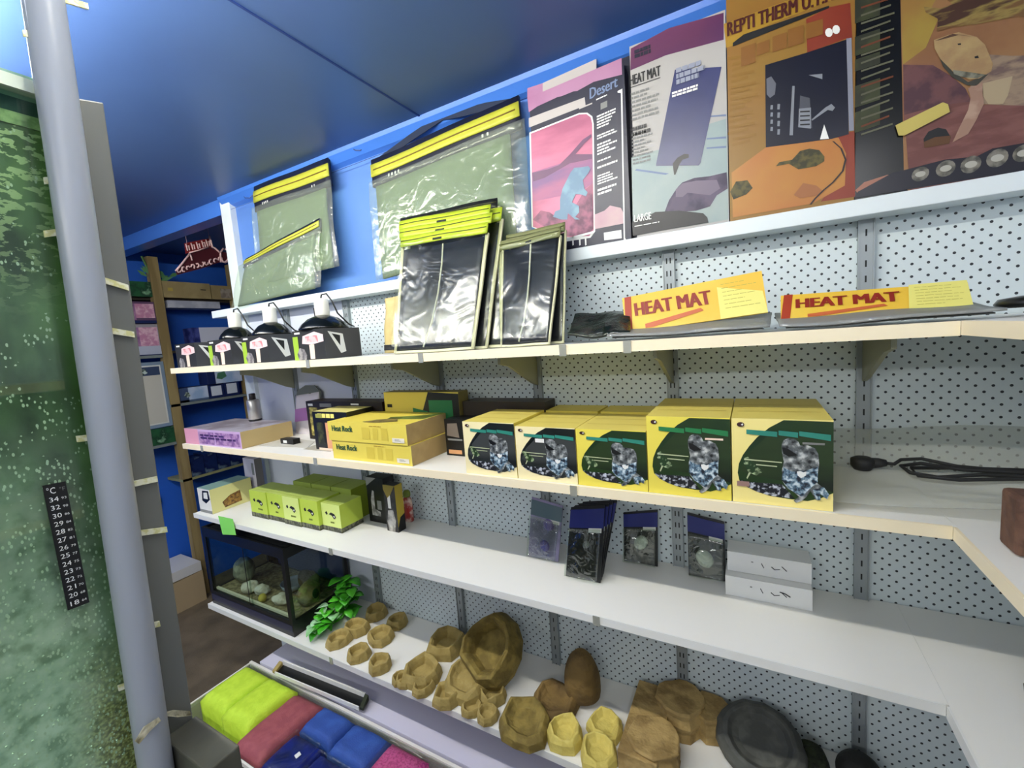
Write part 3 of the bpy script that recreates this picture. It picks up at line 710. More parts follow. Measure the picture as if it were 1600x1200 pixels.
b = MB(); patch(b, c, -.02, .6, .6, 1.05, wrap, .008, .001, off=.010, seed=8); b.build('clear_wrap', t, smooth=True)

# ================================================================= LAMP BOXES, LEFT END OF THE HEAT MAT SHELF
def carton_box(name, label, cat, x0, x1, y0, y1, z0, z1, side, front=None, top=None, right=None, art=None, group=None, bevel=0):
    b = MB(); b.box(x0, x1, y0, y1, z0, z1, side, top=top, front=front, right=right)
    if art: art(b, Fr((x0, y0, z0), (x1 - x0, 0, 0), (0, 0, z1 - z0), (0, -1, 0)), Fr((x1, y0, z0), (0, y1 - y0, 0), (0, 0, z1 - z0), (1, 0, 0)), Fr((x0, y0, z1), (x1 - x0, 0, 0), (0, y1 - y0, 0), (0, 0, 1)))
    o = b.build(name); tag(o, label, cat, group); return o
charc = mat('charcoal card', (62, 64, 68), .5)
lizn = mat('grey lizard print', (150, 146, 142), .5, c2=(90, 86, 90), scale=60)
def lampart(kind):
    def f(b, fr, rt, tp):
        b.rect(fr, 0, 0, 1, 1, blackm, 1)
        if kind != 0: b.rect(fr, .0, .0, .17, .8, mat('green side print', (150, 186, 48), .5), 2)
        b.poly(fr, [(.15, 0), (.1, .2), (.2, .42), (.35, .36), (.42, .15), (.38, 0)], lizn, 3)
        b.poly(fr, [(.30, .55), (.34, .80), (.72, .92), (.98, .80), (.98, .58), (.6, .5)], mat('pale pink print', (232, 204, 204), .5), 3)
        b.poly(fr, [(.42, .58), (.42, .78), (.80, .80), (.82, .58)], mat('washed red print', (206, 120, 124), .5, c2=(232, 190, 190), scale=60), 4)
        b.poly(fr, [(.52, .02), (.52, .5), (.68, .5), (.66, .02)], peach, 3)
        b.rect(fr, .08, .88, .26, .94, whitep, 3)
        b.poly(rt, [(.1, .9), (.5, .8), (.55, .2), (.4, .15)], whitep, 2); b.poly(rt, [(.2, .82), (.42, .75), (.40, .4)], blackm, 3)
    return f
sock = mat('white ceramic', (236, 236, 224), .25)
lb = []
for i, (pl, pr_, pt) in enumerate(((276, 325, 550), (328, 378, 546), (381, 452, 534), (461, 540, 531))):
    xa = at('y', -.275, pl, 560).x; xb = at('y', -.275, pr_, 560).x
    zt_ = at('y', -.275, pl + 5, pt).z
    lab = ['leftmost black lamp box with pink patches, nothing standing on it', 'second black lamp box from the left, under the smallest dome lamp', 'third black lamp box from the left with a pink and white label', 'rightmost and widest black lamp box under the biggest dome lamp'][i]
    xb = min(xb, xa + .16)
    carton_box('lamp_box', lab, 'box', xa + .001, xb - .002, -.275, -.13, ZB + .0006, ZB + .098, charc, charc, charc, charc, lampart(i), 'black lamp boxes on the left end')
    lb.append((xa, xb, ZB + .098))
def dome(label, cx, cy, z, R, cordside=1):
    t = empty('dome_lamp', (cx, cy, z), label, 'lamp', 'black dome lamps on their boxes')
    MB().lathe([(R, .0), (R * .99, .006), (R * .86, .020), (R * .62, .036), (R * .40, .043), (.022, .046), (.022, .040), (R * .6, .030), (R * .9, .010), (R * .98, .0)], (cx, cy, z), mat('black enamel', (10, 14, 12), .18)).build('shade', t, smooth=True)
    MB().lathe([(.0225, .044), (.0235, .050), (.0235, .092), (.021, .100), (.010, .104), (.001, .104)], (cx, cy, z), sock, 20).build('socket', t, smooth=True)
    b = MB(); zt_ = z + .103
    b.tube([(cx, cy, zt_ - .002), (cx + .005 * cordside, cy, zt_ + .012), (cx + .025 * cordside, cy + .004, zt_ + .014), (cx + .045 * cordside, cy + .008, zt_ - .014), (cx + .05 * cordside, cy + .02, z + .05), (cx + .075 * cordside, cy + .04, z + .012), (cx + .06 * cordside, cy + .075, z + .004)], .0028, black, 6)
    b.build('power_cord', t, smooth=True)
    b = MB(); b.box(cx - R * .45, cx - R * .38, cy - .006, cy + .006, z + .038, z + .075, black); b.build('clamp_lever', t)
for i, (k, R, lab, off) in enumerate(((1, .062, 'smallest black dome lamp with a white socket, furthest left', 0), (2, .068, 'middle black dome lamp with its cord looping to the right', 0), (3, .080, 'largest black dome lamp with a tall white socket, right of the other two', .0))):
    xa, xb, zz = lb[k]; dome(lab, (xa + xb) / 2 + off - (.005 if k == 3 else 0), -.205, zz + .0005, R)
b = MB(); b.lathe([(.055, 0), (.06, .006), (.055, .014), (.03, .018), (.002, .018)], (.40, -.22, ZB + .0135), black)
tag(b.build('black_dish', smooth=True), 'round black dish at the right edge on the heat mat shelf', 'dish')

# ================================================================= YELLOW TOAD BOXES
def ZI(pts, x0, x1, y0, y1): return [((x - x0) / (x1 - x0), 1 - (y - y0) / (y1 - y0)) for x, y in pts]
TOAD = ZI([(1148, 500), (1150, 470), (1165, 440), (1195, 425), (1240, 428), (1268, 450), (1280, 475), (1330, 470), (1380, 490), (1402, 530), (1408, 600), (1400, 680), (1395, 740), (1430, 765), (1470, 810), (1462, 850), (1440, 838), (1415, 815), (1400, 830), (1410, 855), (1385, 865), (1350, 800), (1320, 850), (1290, 880), (1250, 900), (1232, 885), (1270, 850), (1230, 820), (1190, 800), (1150, 740), (1150, 660), (1165, 600), (1152, 540)], 775, 1503, 290, 940)
DARK = ZI([(1165, 296), (1503, 300), (1503, 805), (1420, 850), (1330, 880), (1200, 878), (1060, 868), (960, 845), (880, 812), (830, 770), (818, 710), (828, 640), (860, 570), (910, 500), (970, 430), (1060, 355)], 775, 1503, 290, 940)
FOOT = ZI([(1365, 790), (1440, 765), (1475, 815), (1462, 850), (1440, 835), (1410, 812), (1420, 860), (1395, 865), (1375, 825)], 775, 1503, 290, 940)
BELLY = ZI([(1160, 640), (1220, 670), (1330, 650), (1400, 620), (1398, 730), (1340, 790), (1290, 850), (1200, 800), (1150, 740)], 775, 1503, 290, 940)
MOUTH = ZI([(1152, 495), (1190, 500), (1262, 545), (1200, 560), (1160, 540)], 775, 1503, 290, 940)
def toadart(kind):
    field = inkg if kind >= 2 else mat('black green print', (12, 20, 20), .35, c2=(50, 56, 56), scale=7, lo=.4, hi=.75)
    def f(b, fr, rt, tp):
        b.poly(fr, DARK, field, 1)
        b.poly(fr, ZI([(1060, 400), (1503, 420), (1503, 800), (1380, 760), (1100, 740), (900, 720), (840, 690), (900, 560)], 775, 1503, 290, 940), mat('olive streak print', (34, 54, 24), .4, c2=(14, 26, 14), scale=5, stretch=(.3, 1, 2)) if kind >= 2 else mat('grey streak print', (56, 60, 60), .4, c2=(18, 22, 24), scale=5, stretch=(.3, 1, 2)), 2)
        b.poly(fr, ZI([(850, 600), (900, 580), (960, 640), (1010, 690), (960, 720), (900, 700), (870, 640)], 775, 1503, 290, 940), foliage, 3)
        b.poly(fr, ZI([(870, 596), (1150, 604), (1150, 612), (870, 606)], 775, 1503, 290, 940), shine, 4)
        b.poly(fr, ZI([(960, 632), (1115, 636), (1115, 644), (960, 640)], 775, 1503, 290, 940), shine, 4)
        b.poly(fr, ZI([(885, 745), (905, 700), (918, 705), (893, 750)], 775, 1503, 290, 940), shine, 4)
        b.poly(fr, ZI([(830, 765), (930, 775), (1150, 770), (1240, 870), (1060, 866), (960, 843), (880, 810)], 775, 1503, 290, 940), pebble, 3)
        b.poly(fr, TOAD, frogm, 5); b.poly(fr, BELLY, frogb, 6); b.poly(fr, FOOT, frogb, 6); b.poly(fr, MOUTH, inkb, 7)
        b.poly(fr, ZI([(1255, 665), (1280, 660), (1300, 668), (1322, 660), (1318, 690), (1285, 712), (1262, 695)], 775, 1503, 290, 940), whitep, 7)
        tl = tealg if kind == 3 else teal
        for x0, x1 in ((890, 1118), (1128, 1265), (1272, 1485)):
            b.poly(fr, ZI([(x0, 400), (x0, 372), (x1, 382 + (x1 > 1300) * 8), (x1, 420 + (x1 > 1300) * 14), (x0, 406)], 775, 1503, 290, 940), tl, 5)
        if kind >= 3: b.poly(fr, ZI([(1295, 450), (1445, 450), (1445, 465), (1295, 465)], 775, 1503, 290, 940), peach if kind == 3 else greyp, 5)
        pts = [(.098 + .04 * math.cos(a), .93 + .028 * math.sin(a)) for a in [i * math.pi / 6 for i in range(12)]]
        b.poly(fr, pts, mat('maroon emblem', (56, 20, 24), .5), 5); b.poly(fr, [(.10, .93), (.12, .945), (.128, .93), (.115, .918)], whitep, 6)
        if kind == 1: b.rect(fr, .35, .72, .5, .79, whitep, 6)
        if kind == 4: b.rect(fr, .05, .20, .18, .26, mat('brown box print', (150, 120, 110), .5), 6)
        for v_ in (.30, .62): b.poly(tp, [(.06, v_), (.94, v_ + .01), (.94, v_ + .02), (.06, v_ + .012)], mat('fold line', (176, 150, 50), .6), 1)
    return f
labs = ['smallest yellow and cream toad box, at the left of the row', 'second yellow toad box from the left, with a small white patch on its dark window', 'middle yellow toad box in the row of five', 'large yellow toad box with a green window, fourth in the row', 'largest yellow toad box with a cream upper corner, at the right of the row']
for i, (x0, x1, h) in enumerate(((-.6655, -.5115, .140), (-.5095, -.3535, .133), (-.3515, -.1955, .133), (-.1940, -.0370, .1655), (-.0350, .1235, .1655))):
    fm = creamc if i in (0, 1) else mat('yellow box front', (228, 212, 84), .5) if i in (2, 3) else mat('cream to yellow front', (240, 224, 140), .5)
    carton_box('toad_box', labs[i], 'box', x0, x1, -.29, -.056 if i > 2 else -.11, ZC + .0006, ZC + h, yellow, fm, mat('yellow box top', (214, 198, 100), .5), yellow, toadart(i), 'row of yellow toad boxes')
for x0, x1, h, lb_ in ((-.507, -.357, .134, 'yellow carton in the back row behind the second toad box'), (-.349, -.199, .134, 'yellow carton in the back row behind the middle toad box')):
    carton_box('yellow_carton', lb_, 'box', x0, x1, -.1085, -.014, ZC + .0006, ZC + h + .004, yellow)

# ---------------------------------------------------------------- left half of that shelf
greenink = mat('dark green lettering', (24, 76, 50), .5)
def rockart(b, fr, rt, tp):
    b.text(fr, 'Heat Rock', .06, .52, .34, .82, greenink, 4)
    for x0, x1 in ((.46, .56), (.60, .66), (.70, .78)): b.rect(fr, x0, .18, x1, .78, mat('faint ochre print', (206, 186, 70), .5), 2)
    b.lines(fr, .56, .80, .80, .88, 1, mat('ochre print line', (170, 140, 40), .5), 3)
    b.rect(fr, .83, .12, .97, .34, mat('white price tag', (226, 222, 206), .5), 4); b.lines(fr, .86, .17, .95, .29, 2, greyp, 5)
def rocktop(b, fr, rt, tp):
    rockart(b, fr, rt, tp)
    b.poly(tp, [(.42, .10), (.52, .25), (.72, .36), (.98, .45), (1, .98), (.80, .70), (.55, .52), (.60, .3), (.48, .05)], mat('sage green print', (112, 132, 60), .5, c2=(70, 84, 34), scale=16), 1)
    b.poly(tp, [(.44, .06), (.62, .04), (.80, .20), (.70, .40), (.50, .28)], mat('brown stone print', (140, 124, 70), .5, c2=(92, 80, 44), scale=40), 2)
x0 = at('y', -.283, 520, 700).x; x1 = at('y', -.283, 642, 700).x
carton_box('heat_rock_box', 'lower of the two stacked yellow heat rock boxes', 'box', x0, x1, -.283, -.10, ZC + .0006, ZC + .0605, kraft, yellow, yellow, kraft, rockart, 'stacked yellow heat rock boxes')
carton_box('heat_rock_box', 'upper of the two stacked yellow heat rock boxes, its pictured lid showing', 'box', x0 - .008, x1 - .008, -.286, -.10, ZC + .0612, ZC + .1225, kraft, yellow, yellow, kraft, rocktop, 'stacked yellow heat rock boxes')
def backart(b, fr, rt, tp):
    b.poly(fr, [(.48, 0), (.50, .55), (.62, 1), (1, .97), (1, 0)], mat('black panel', (18, 22, 16), .4), 1)
    b.poly(fr, [(.40, .50), (.40, .72), (.60, .66), (.60, .45)], tealg, 2); b.rect(fr, .62, .50, .92, .86, tealg, 3)
    b.poly(fr, [(.5, 0), (.55, .2), (.85, .3), (.95, .2), (.95, 0)], mat('olive rock print', (104, 100, 40), .5), 2)
    b.rect(fr, .04, .72, .11, .78, inkb, 2); b.rect(fr, .70, .36, .92, .41, peach, 4)
x0b = at('y', -.098, 602, 640).x; x1b = at('y', -.098, 718, 640).x
zb = at('y', -.098, 605, 613).z
carton_box('heat_rock_box', 'yellow and black box standing upright behind the stacked yellow boxes', 'box', x0b, x1b, -.098, -.045, ZC + .0006, zb, mat('olive card', (120, 112, 60), .5), yellow, None, None, backart)
def heaterart(b, fr, rt, tp):
    b.rect(fr, 0, 0, 1, 1, inkb, 1); b.lines(fr, .16, .82, .9, .95, 1, yellowp, 2, .8, 3)
    b.rect(fr, .10, .84, .30, .94, mat('olive lettering', (150, 150, 70), .5), 3)
    b.rect(fr, .10, .16, .30, .72, mat('dark olive print', (60, 66, 34), .5, c2=(24, 26, 14), scale=60), 2)
    b.rect(fr, .36, .06, .97, .72, mat('salmon heater print', (210, 150, 112), .5), 2)
    b.poly(fr, [(.42, .5), (.55, .62), (.8, .6), (.85, .4), (.6, .3), (.45, .36)], mat('rock heater print', (150, 84, 50), .5, c2=(206, 160, 120), scale=50), 3)
    b.rect(fr, .1, .0, .5, .06, peach, 3)
xa = at('y', -.215, 492, 680).x; xb = at('y', -.215, 572, 680).x
carton_box('heater_box', 'black heater box with a pale yellow lid, left of the yellow boxes', 'box', xa, min(xb, x0 + .0), -.215, -.10, ZC + .0006, at('y', -.215, 492, 643).z, inkb, inkb, mat('pale yellow lid', (216, 206, 128), .5), inkb, heaterart)
def heater2(b, fr, rt, tp):
    b.rect(fr, .04, .10, .16, .84, mat('yellow print panel', (196, 184, 96), .5, c2=(120, 110, 60), scale=60), 2); b.rect(fr, .03, .88, .10, .94, whitep, 2); b.rect(fr, .2, .86, .36, .95, greyp, 2)
    b.rect(fr, .62, .70, .72, .9, mat('small brown seal', (96, 60, 40), .5), 2); b.rect(fr, .62, .92, .72, .96, whitep, 3)
xa2 = at('y', -.095, 479, 640).x; xb2 = at('y', -.095, 598, 640).x
carton_box('heater_box', 'long black and dark brown heater box against the back, left half of the shelf', 'box', xa2, xb2, -.095, -.018, ZC + .0006, at('y', -.095, 479, 627).z, mat('dark brown card', (44, 24, 14), .5), mat('black to brown card', (26, 18, 14), .5), None, None, heater2)
def lampart2(b, fr, rt, tp):
    b.rect(fr, 0, 0, 1, 1, inkb, 1); b.poly(fr, [(.06, .55), (.1, .88), (.45, .9), (.5, .5)], mat('grey bulb print', (110, 100, 90), .5), 2); b.rect(fr, .08, .05, .55, .16, mat('salmon strip', (216, 160, 110), .5), 2)
    b.poly(fr, [(.72, .08), (.66, .4), (.74, .7), (1, .7), (1, .05)], mat('orange cup print', (206, 140, 60), .5), 2); b.rect(fr, .08, .42, .6, .47, greyp, 3)
xa = at('y', -.155, 697, 690).x; xb = at('y', -.155, 728, 690).x
carton_box('bulb_box', 'small black bulb box with an orange cup picture, left of the smallest toad box', 'box', xa, xb + .03, -.155, -.09, ZC + .0006, at('y', -.155, 700, 655).z, inkb, None, None, None, lampart2)
carton_box('dark_carton', 'dark brown carton lying behind the smallest toad box', 'box', x1b + .004, -.52, -.085, -.012, ZC + .0006, ZC + .158, mat('brown black card', (52, 44, 30), .5))
def packart(b, fr, rt, tp):
    r = random.Random(5)
    b.rect(fr, 0, 0, .26, 1, mat('rose print', (214, 150, 172), .5), 1)
    for x0_, x1_ in ((.27, .55), (.57, .98)): b.rect(fr, x0_, .08, x1_, .86, mat('purple bark print', (120, 82, 140), .5, c2=(176, 140, 180), scale=45), 2)
    b.lines(fr, .3, .35, .94, .7, 2, mat('deep purple print', (62, 34, 92), .5), 3, .7, 4)
xa = at('y', -.288, 286, 690).x; xb = at('y', -.288, 378, 697).x
xa = max(xa, -2.13)
carton_box('bark_pack_box', 'low cardboard box with a pink and purple front at the left end', 'box', xa, xb, -.288, -.075, ZC + .0006, ZC + .066, kraft, mat('lilac print', (196, 166, 206), .5), mat('dusky grey film', (128, 118, 124), .3, c2=(170, 166, 176), scale=10), mat('kraft side', (190, 168, 116), .8), packart)
p = at('y', -.10, 400, 662)
t = empty('spray_can', (p.x, -.10, ZC + .067), 'silver can with a dark cap standing on the pink and purple box', 'can')
MB().lathe([(.024, 0), (.0255, .003), (.0255, .088), (.022, .094)], (p.x, -.10, ZC + .067), mat('brushed silver', (196, 194, 190), .3, .6), 24).build('body', t, smooth=True)
MB().lathe([(.0258, 0), (.0262, .003), (.0262, .006), (.0258, .007)], (p.x, -.10, ZC + .0675), inkb, 24).build('base_ring', t)
MB().lathe([(.013, .094), (.013, .118), (.010, .121), (.001, .121)], (p.x, -.10, ZC + .067), mat('dark cap', (46, 40, 42), .4), 16).build('cap', t, smooth=True)
b = MB(); c = [at('y', -.012, 464, 618), at('y', -.012, 500, 612), at('y', -.03, 500, 680), at('y', -.03, 463, 684)]
t = empty('hanging_pouch', base_of(c), 'white and purple pouch with a grey top hanging left of the black heater boxes', 'pouch')
patch(b, c, 0, 1, 0, 1, mat('white pouch', (214, 208, 214), .4), .003, .006, seed=2); b.build('pouch', t, smooth=True)
b = MB(); patch(b, c, 0, 1, .32, .62, mat('purple pouch band', (170, 116, 176), .5), .003, .002, off=.0065, seed=2, nv=3); b.build('printed_band', t)
b = MB(); q_ = [at('y', -.013, *p_) for p_ in ((463, 622), (466, 610), (478, 602), (492, 602), (502, 612), (502, 640), (498, 622), (480, 616))]; b.prism(q_, (0, -.004, 0), mat('grey pouch top', (104, 108, 92), .4)); b.build('top_flap', t)
p = at('z', ZC, 470, 688)
b = MB(); b.weldbox(p.x - .03, p.x + .05, -.19, -.16, ZC + .0006, ZC + .022, inkb); b.box(p.x - .012, p.x + .010, -.1905, -.19, ZC + .006, ZC + .016, whitep)
tag(b.build('small_black_box', bevel=.001), 'tiny black box lying between the cardboard box and the heater boxes', 'box')
b = MB(); q_ = [at('z', ZC + .0006, *p_) for p_ in ((405, 697), (455, 684), (492, 690), (480, 700))]; b.prism(q_, (0, 0, .0012), mat('grey leaflet', (196, 194, 184), .5)); tag(b.build('leaflet'), 'pale grey leaflet lying flat right of the cardboard box', 'paper')
b = MB(); q_ = [at('z', ZC + .0006, *p_) for p_ in ((474, 702), (500, 693), (520, 696), (517, 706))]; b.prism(q_, (0, 0, .0012), mat('grey leaflet 2', (170, 166, 150), .5)); tag(b.build('leaflet'), 'small grey leaflet at the foot of the black heater box', 'paper')

# clear bag with a plug and cable, right end
t = empty('cable_bag', (.33, -.15, ZC), 'clear grey bag holding a black plug and bundled cable, right of the toad boxes', 'bag')
b = MB(); c = [Vector((.132, -.02, ZC + .095)), Vector((.56, -.02, ZC + .105)), Vector((.56, -.27, ZC + .030)), Vector((.128, -.27, ZC + .012))]
patch(b, c, 0, 1, 0, 1, clear('grey bag film', (252, 252, 250), .04, .3, bump=.4, bscale=8, haze=.19), .007, .002, seed=12, nu=26, nv=16); b.build('bag', t, smooth=True)
def inb(u, v, o=.010): 
    TL, TR, BR, BL = c; n = (TR - TL).cross(BL - TL).normalized(); n = n if n.z > 0 else -n
    return TL * (1 - u) * (1 - v) + TR * u * (1 - v) + BR * u * v + BL * (1 - u) * v + n * o
b = MB(); b.lathe([(.001, -.012), (.014, -.012), (.019, -.004), (.019, .008), (.012, .012), (.001, .012)], inb(.13, .58), blackm, 14)
b.tube([inb(.15, .58), inb(.19, .57), inb(.215, .57)], [.011, .009, .006], blackm, 10)
b.build('plug', t, smooth=True)
b = MB(); b.tube([inb(.21, .57), inb(.24, .58), inb(.27, .52), inb(.34, .50), inb(.44, .58), inb(.6, .62), inb(.8, .66), inb(.95, .7)], .0032, blackm, 7)
b.tube([inb(.95, .74), inb(.7, .68), inb(.5, .67), inb(.36, .72), inb(.28, .68), inb(.26, .60), inb(.33, .56), inb(.45, .62), inb(.7, .64), inb(.93, .66)], .0034, blackm, 7)
b.tube([inb(.92, .78), inb(.6, .70), inb(.42, .74), inb(.30, .71), inb(.29, .62), inb(.42, .60), inb(.8, .60)], .0034, blackm, 7)
b.build('cable', t, smooth=True)
p = at('z', ZC, 1587, 872)
b = MB(); b.weldbox(p.x, p.x + .07, p.y, p.y + .05, ZC + .001, ZC + .085, mat('brown cork', (104, 74, 58), .8, c2=(84, 58, 46), scale=40, bump=.5))
tag(b.build('cork_block', bevel=.006), 'brown cork block on the return shelf at the right edge', 'block')

# ================================================================= THE WIDE SHELF
def limeart(k):
    def f(b, fr, rt, tp):
        b.rect(fr, 0, 0, 1, .17, limeband, 1); b.rect(rt, 0, 0, 1, .17, limeband, 1)
        b.poly(fr, [(.40, .62), (.52, .70), (.70, .66), (.78, .54), (.66, .46), (.56, .58)], inkb, 2)
        b.poly(fr, [(.20, .66), (.30, .72), (.34, .62), (.26, .58)], inkb, 2); b.poly(fr, [(.62, .56), (.70, .60), (.72, .52)], whitep, 3)
        b.lines(fr, .45, .28, .75, .36, 1, mat('olive small print', (96, 110, 30), .5), 2, .7, k)
        b.poly(tp, [(.03, .15), (.97, .15), (.97, .17), (.03, .17)], mat('lime crease', (140, 160, 40), .6), 1)
    return f
bx = [at('y', -.222, p_, 790).x for p_ in (392, 417, 442, 467, 494)]
bx.append(bx[4] + (bx[4] - bx[3]) * 1.0)
yl = ['leftmost', 'second', 'third', 'fourth', 'fifth']
ltop = mat('lime box top', (172, 190, 96), .55); ltopb = mat('olive lime top', (150, 168, 70), .6)
for i in range(5):
    w0, w1 = bx[i] + .0008, bx[i + 1] - .0008
    yy = -.222 + (.004 if i % 2 else 0) + (.018 if i == 4 else 0)
    front = limep if i in (2, 4) else lime
    lab = ['lime box at the left end of the front row', 'second lime box in the front row', 'paler lime box in the middle of the front row', 'fourth lime box in the front row, left of the pale end box', 'pale fronted lime box with bright green side at the right end of the row'][i]
    carton_box('lime_box', lab, 'box', w0, w1, yy, yy + .10, ZD + .0006, ZD + (.113 if i < 4 else .105), lime, front, ltop, lime, limeart(i), 'lime boxes on the wide shelf')
for i in range(3):
    w0 = bx[1] + .02 + i * .118
    carton_box('lime_box', ['back row lime box behind the second front box', 'back row lime box behind the middle front box', 'rightmost lime box of the back row'][i], 'box', w0, w0 + .114, -.112, -.012, ZD + .0006, ZD + .128, ltopb, None, ltopb, mat('dark lime side', (140, 160, 40), .5), None, 'lime boxes on the wide shelf')
def fnt(b, fr, rt, tp):
    b.poly(fr, [(.3, .5), (.4, .92), (.9, .95), (.95, .6), (.6, .4)], inkb, 1); b.poly(fr, [(.45, .6), (.5, .85), (.8, .88), (.8, .6)], whitep, 2); b.rect(fr, 0, 0, 1, .12, greyp, 1)
    b.poly(rt, [(.3, .1), (.25, .35), (.45, .55), (.7, .62), (.72, .15)], mat('tan shell print', (170, 130, 60), .5, c2=(90, 60, 30), scale=60), 1)
xa = max(at('y', -.27, 309, 790).x, -2.13); xb = at('y', -.27, 334, 800).x
carton_box('filter_box', 'teal topped box with a pale yellow side at the left end of the wide shelf', 'box', xa, max(xb, xa + .09), -.275, -.10, ZD + .0006, ZD + .108, mat('lilac white card', (210, 206, 224), .5), mat('white card', (222, 222, 218), .5), mat('grey teal card', (118, 150, 142), .5), mat('pale yellow card', (226, 222, 150), .5), fnt)
carton_box('white_pack', 'white packet standing behind the teal topped box', 'packet', xa + .03, xa + .12, -.085, -.05, ZD + .0006, ZD + .19, mat('white packet card', (196, 192, 200), .5), None, None, mat('grey packet side', (110, 106, 108), .5), lambda b, fr, rt, tp: (b.rect(fr, .35, .3, .55, .45, purp, 1), b.rect(fr, .7, .6, .9, .9, greyp, 1)))
def bwart(k):
    def f(b, fr, rt, tp):
        b.rect(fr, 0, 0, 1, 1, inkb, 1)
        b.poly(fr, [(.2, .15), (.2, .5), (.32, .72), (.42, .7), (.4, .3), (.7, .25), (.7, .15)], mat('grey lamp print', (170, 170, 168), .5, c2=(110, 110, 108), scale=40), 2)
        b.rect(fr, .55, .3, .8, .5, greyp, 3); b.poly(fr, [(0, .8), (.6, 1), (0, 1)], mat('grey corner print', (140, 142, 138), .5), 2)
    def g(b, fr, rt, tp):
        b.rect(fr, 0, 0, 1, .95, mat('dark grey print', (58, 58, 54), .5, c2=(30, 30, 30), scale=30), 1)
        b.rect(fr, .3, .5, .55, .85, whitep, 2); b.poly(fr, [(.2, 0), (.1, .2), (.25, .45), (.7, .48), (.85, .25), (.7, 0)], mat('white rock print', (200, 198, 190), .5, c2=(130, 128, 122), scale=40), 2)
        b.poly(fr, [(0, .9), (.3, .72), (.6, .8), (.9, .95), (1, 1), (0, 1)], mat('olive corner', (140, 126, 50), .5), 3)
        b.poly(rt, [(0, 0), (1, 0), (1, .35), (.4, .3), (0, .1)], inkb, 1)
    return f if k == 0 else g
xa = at('y', -.085, 577, 800).x; xb = at('y', -.085, 603, 800).x
carton_box('bulb_box', 'black box with a grey lamp picture, right of the lime boxes', 'box', xa, xb, -.085, -.03, ZD + .0006, ZD + .175, inkb, None, None, None, bwart(0))
xa = at('y', -.115, 600, 800).x; xb = at('y', -.115, 622, 800).x
carton_box('bulb_box', 'dark box with white rock picture and a mustard yellow side', 'box', xb + .004 - .055, xb + .004 - .0, -.125, -.088, ZD + .0006, ZD + .172, inkb, None, None, mat('mustard side', (186, 164, 50), .5), bwart(1))
p = at('z', ZD, 650, 808); p.y = min(p.y, -.045)
t = empty('spray_bottle', (p.x, p.y + .012, ZD + .0006), 'small red labelled bottle with a green cap, alone on the wide shelf', 'bottle')
MB().lathe([(.017, 0), (.020, .004), (.020, .070), (.018, .085), (.012, .096)], (p.x, p.y + .012, ZD + .0006), mat('red label', (168, 50, 44), .35, c2=(214, 190, 176), scale=30, lo=.5, hi=.6), 18, .7).build('body', t, smooth=True)
MB().lathe([(.012, .096), (.014, .100), (.014, .112), (.009, .120), (.001, .121)], (p.x, p.y + .012, ZD + .0006), mat('green cap', (112, 128, 40), .4), 14).build('cap', t, smooth=True)

# blister packs
def blister(name, label, c, body, topc, shape, seed, hole=True, cardt=.004):
    t = empty(name, base_of(c), label, 'pack', 'blister packs on the wide shelf')
    TL, TR, BR, BL = [Vector(x) for x in c]
    b = MB(); patch(b, c, 0, 1, 0, 1, body, .001, cardt, seed=seed); cd_ = b.build('backing_card', t)
    b = MB(); patch(b, c, 0, 1, .04, .30, topc, .001, .0015, off=cardt + .0002, seed=seed, nv=3)
    patch(b, c, .58, .95, .30, .36, mat('white price label', (206, 208, 204), .5), .001, .001, off=cardt + .0006, seed=seed, nv=1)
    b.build('printed_header', t)
    n = (TR - TL).cross(BL - TL).normalized()
    if n.dot(CAM - TL) < 0: n = -n
    U = (TR - TL); V = (TL - BL)
    for k, (u, v, r_, mt_) in enumerate(shape):
        cc = BL + U * u + V * v + n * (cardt + .0012); vs = []; fs = []; N_ = 18
        e1 = U.normalized(); e2 = V.normalized()
        prof = [(1, 0), (.97, .35), (.82, .7), (.55, .92), (.25, 1), (.01, 1)]
        for rr, hh in prof:
            for j in range(N_):
                a = 2 * math.pi * j / N_; vs.append(cc + (e1 * math.cos(a) + e2 * math.sin(a)) * r_ * rr + n * r_ * .55 * hh)
        for i_ in range(len(prof) - 1):
            for j in range(N_): fs.append((i_ * N_ + j, i_ * N_ + (j + 1) % N_, (i_ + 1) * N_ + (j + 1) % N_, (i_ + 1) * N_ + j))
        b = MB(); b.raw(vs, fs, mt_); b.build('thermometer_dial' if k == 0 else 'second_dial', t, smooth=True)
    b = MB(); patch(b, c, .03, .97, .30, .97, clear('blister shell', (240, 245, 240), .10, .10, bump=.3, bscale=30), .003, .001, off=cardt + (.018 if hole and shape else .003), seed=seed); b.build('clear_shell', t, smooth=True)
    return t
zz = ZD + .001
def bl(TLp, TRp, BRx, BLx, yt, yb):
    a = at('y', yt, *TLp); d = at('y', yt, *TRp); e = at('y', yb, *BRx); f = at('y', yb, *BLx); e.z = f.z = zz
    return [a, d, e, f]
disc = mat('milky disc', (206, 210, 200), .35); pd = mat('purple disc', (120, 104, 170), .3)
cdk = mat('black blister card', (22, 24, 26), .4); hb = mat('blue blister header', (34, 42, 110), .4)
blister('blister_pack', 'lilac and grey blister pack at the left of the black ones', bl((832, 776), (880, 790), (873, 880), (826, 866), -.060, -.105), mat('lilac card', (150, 142, 178), .4, c2=(112, 112, 132), scale=10), mat('grey teal header', (88, 108, 116), .4), [(.60, .62, .017, pd), (.52, .26, .016, pd)], 3)
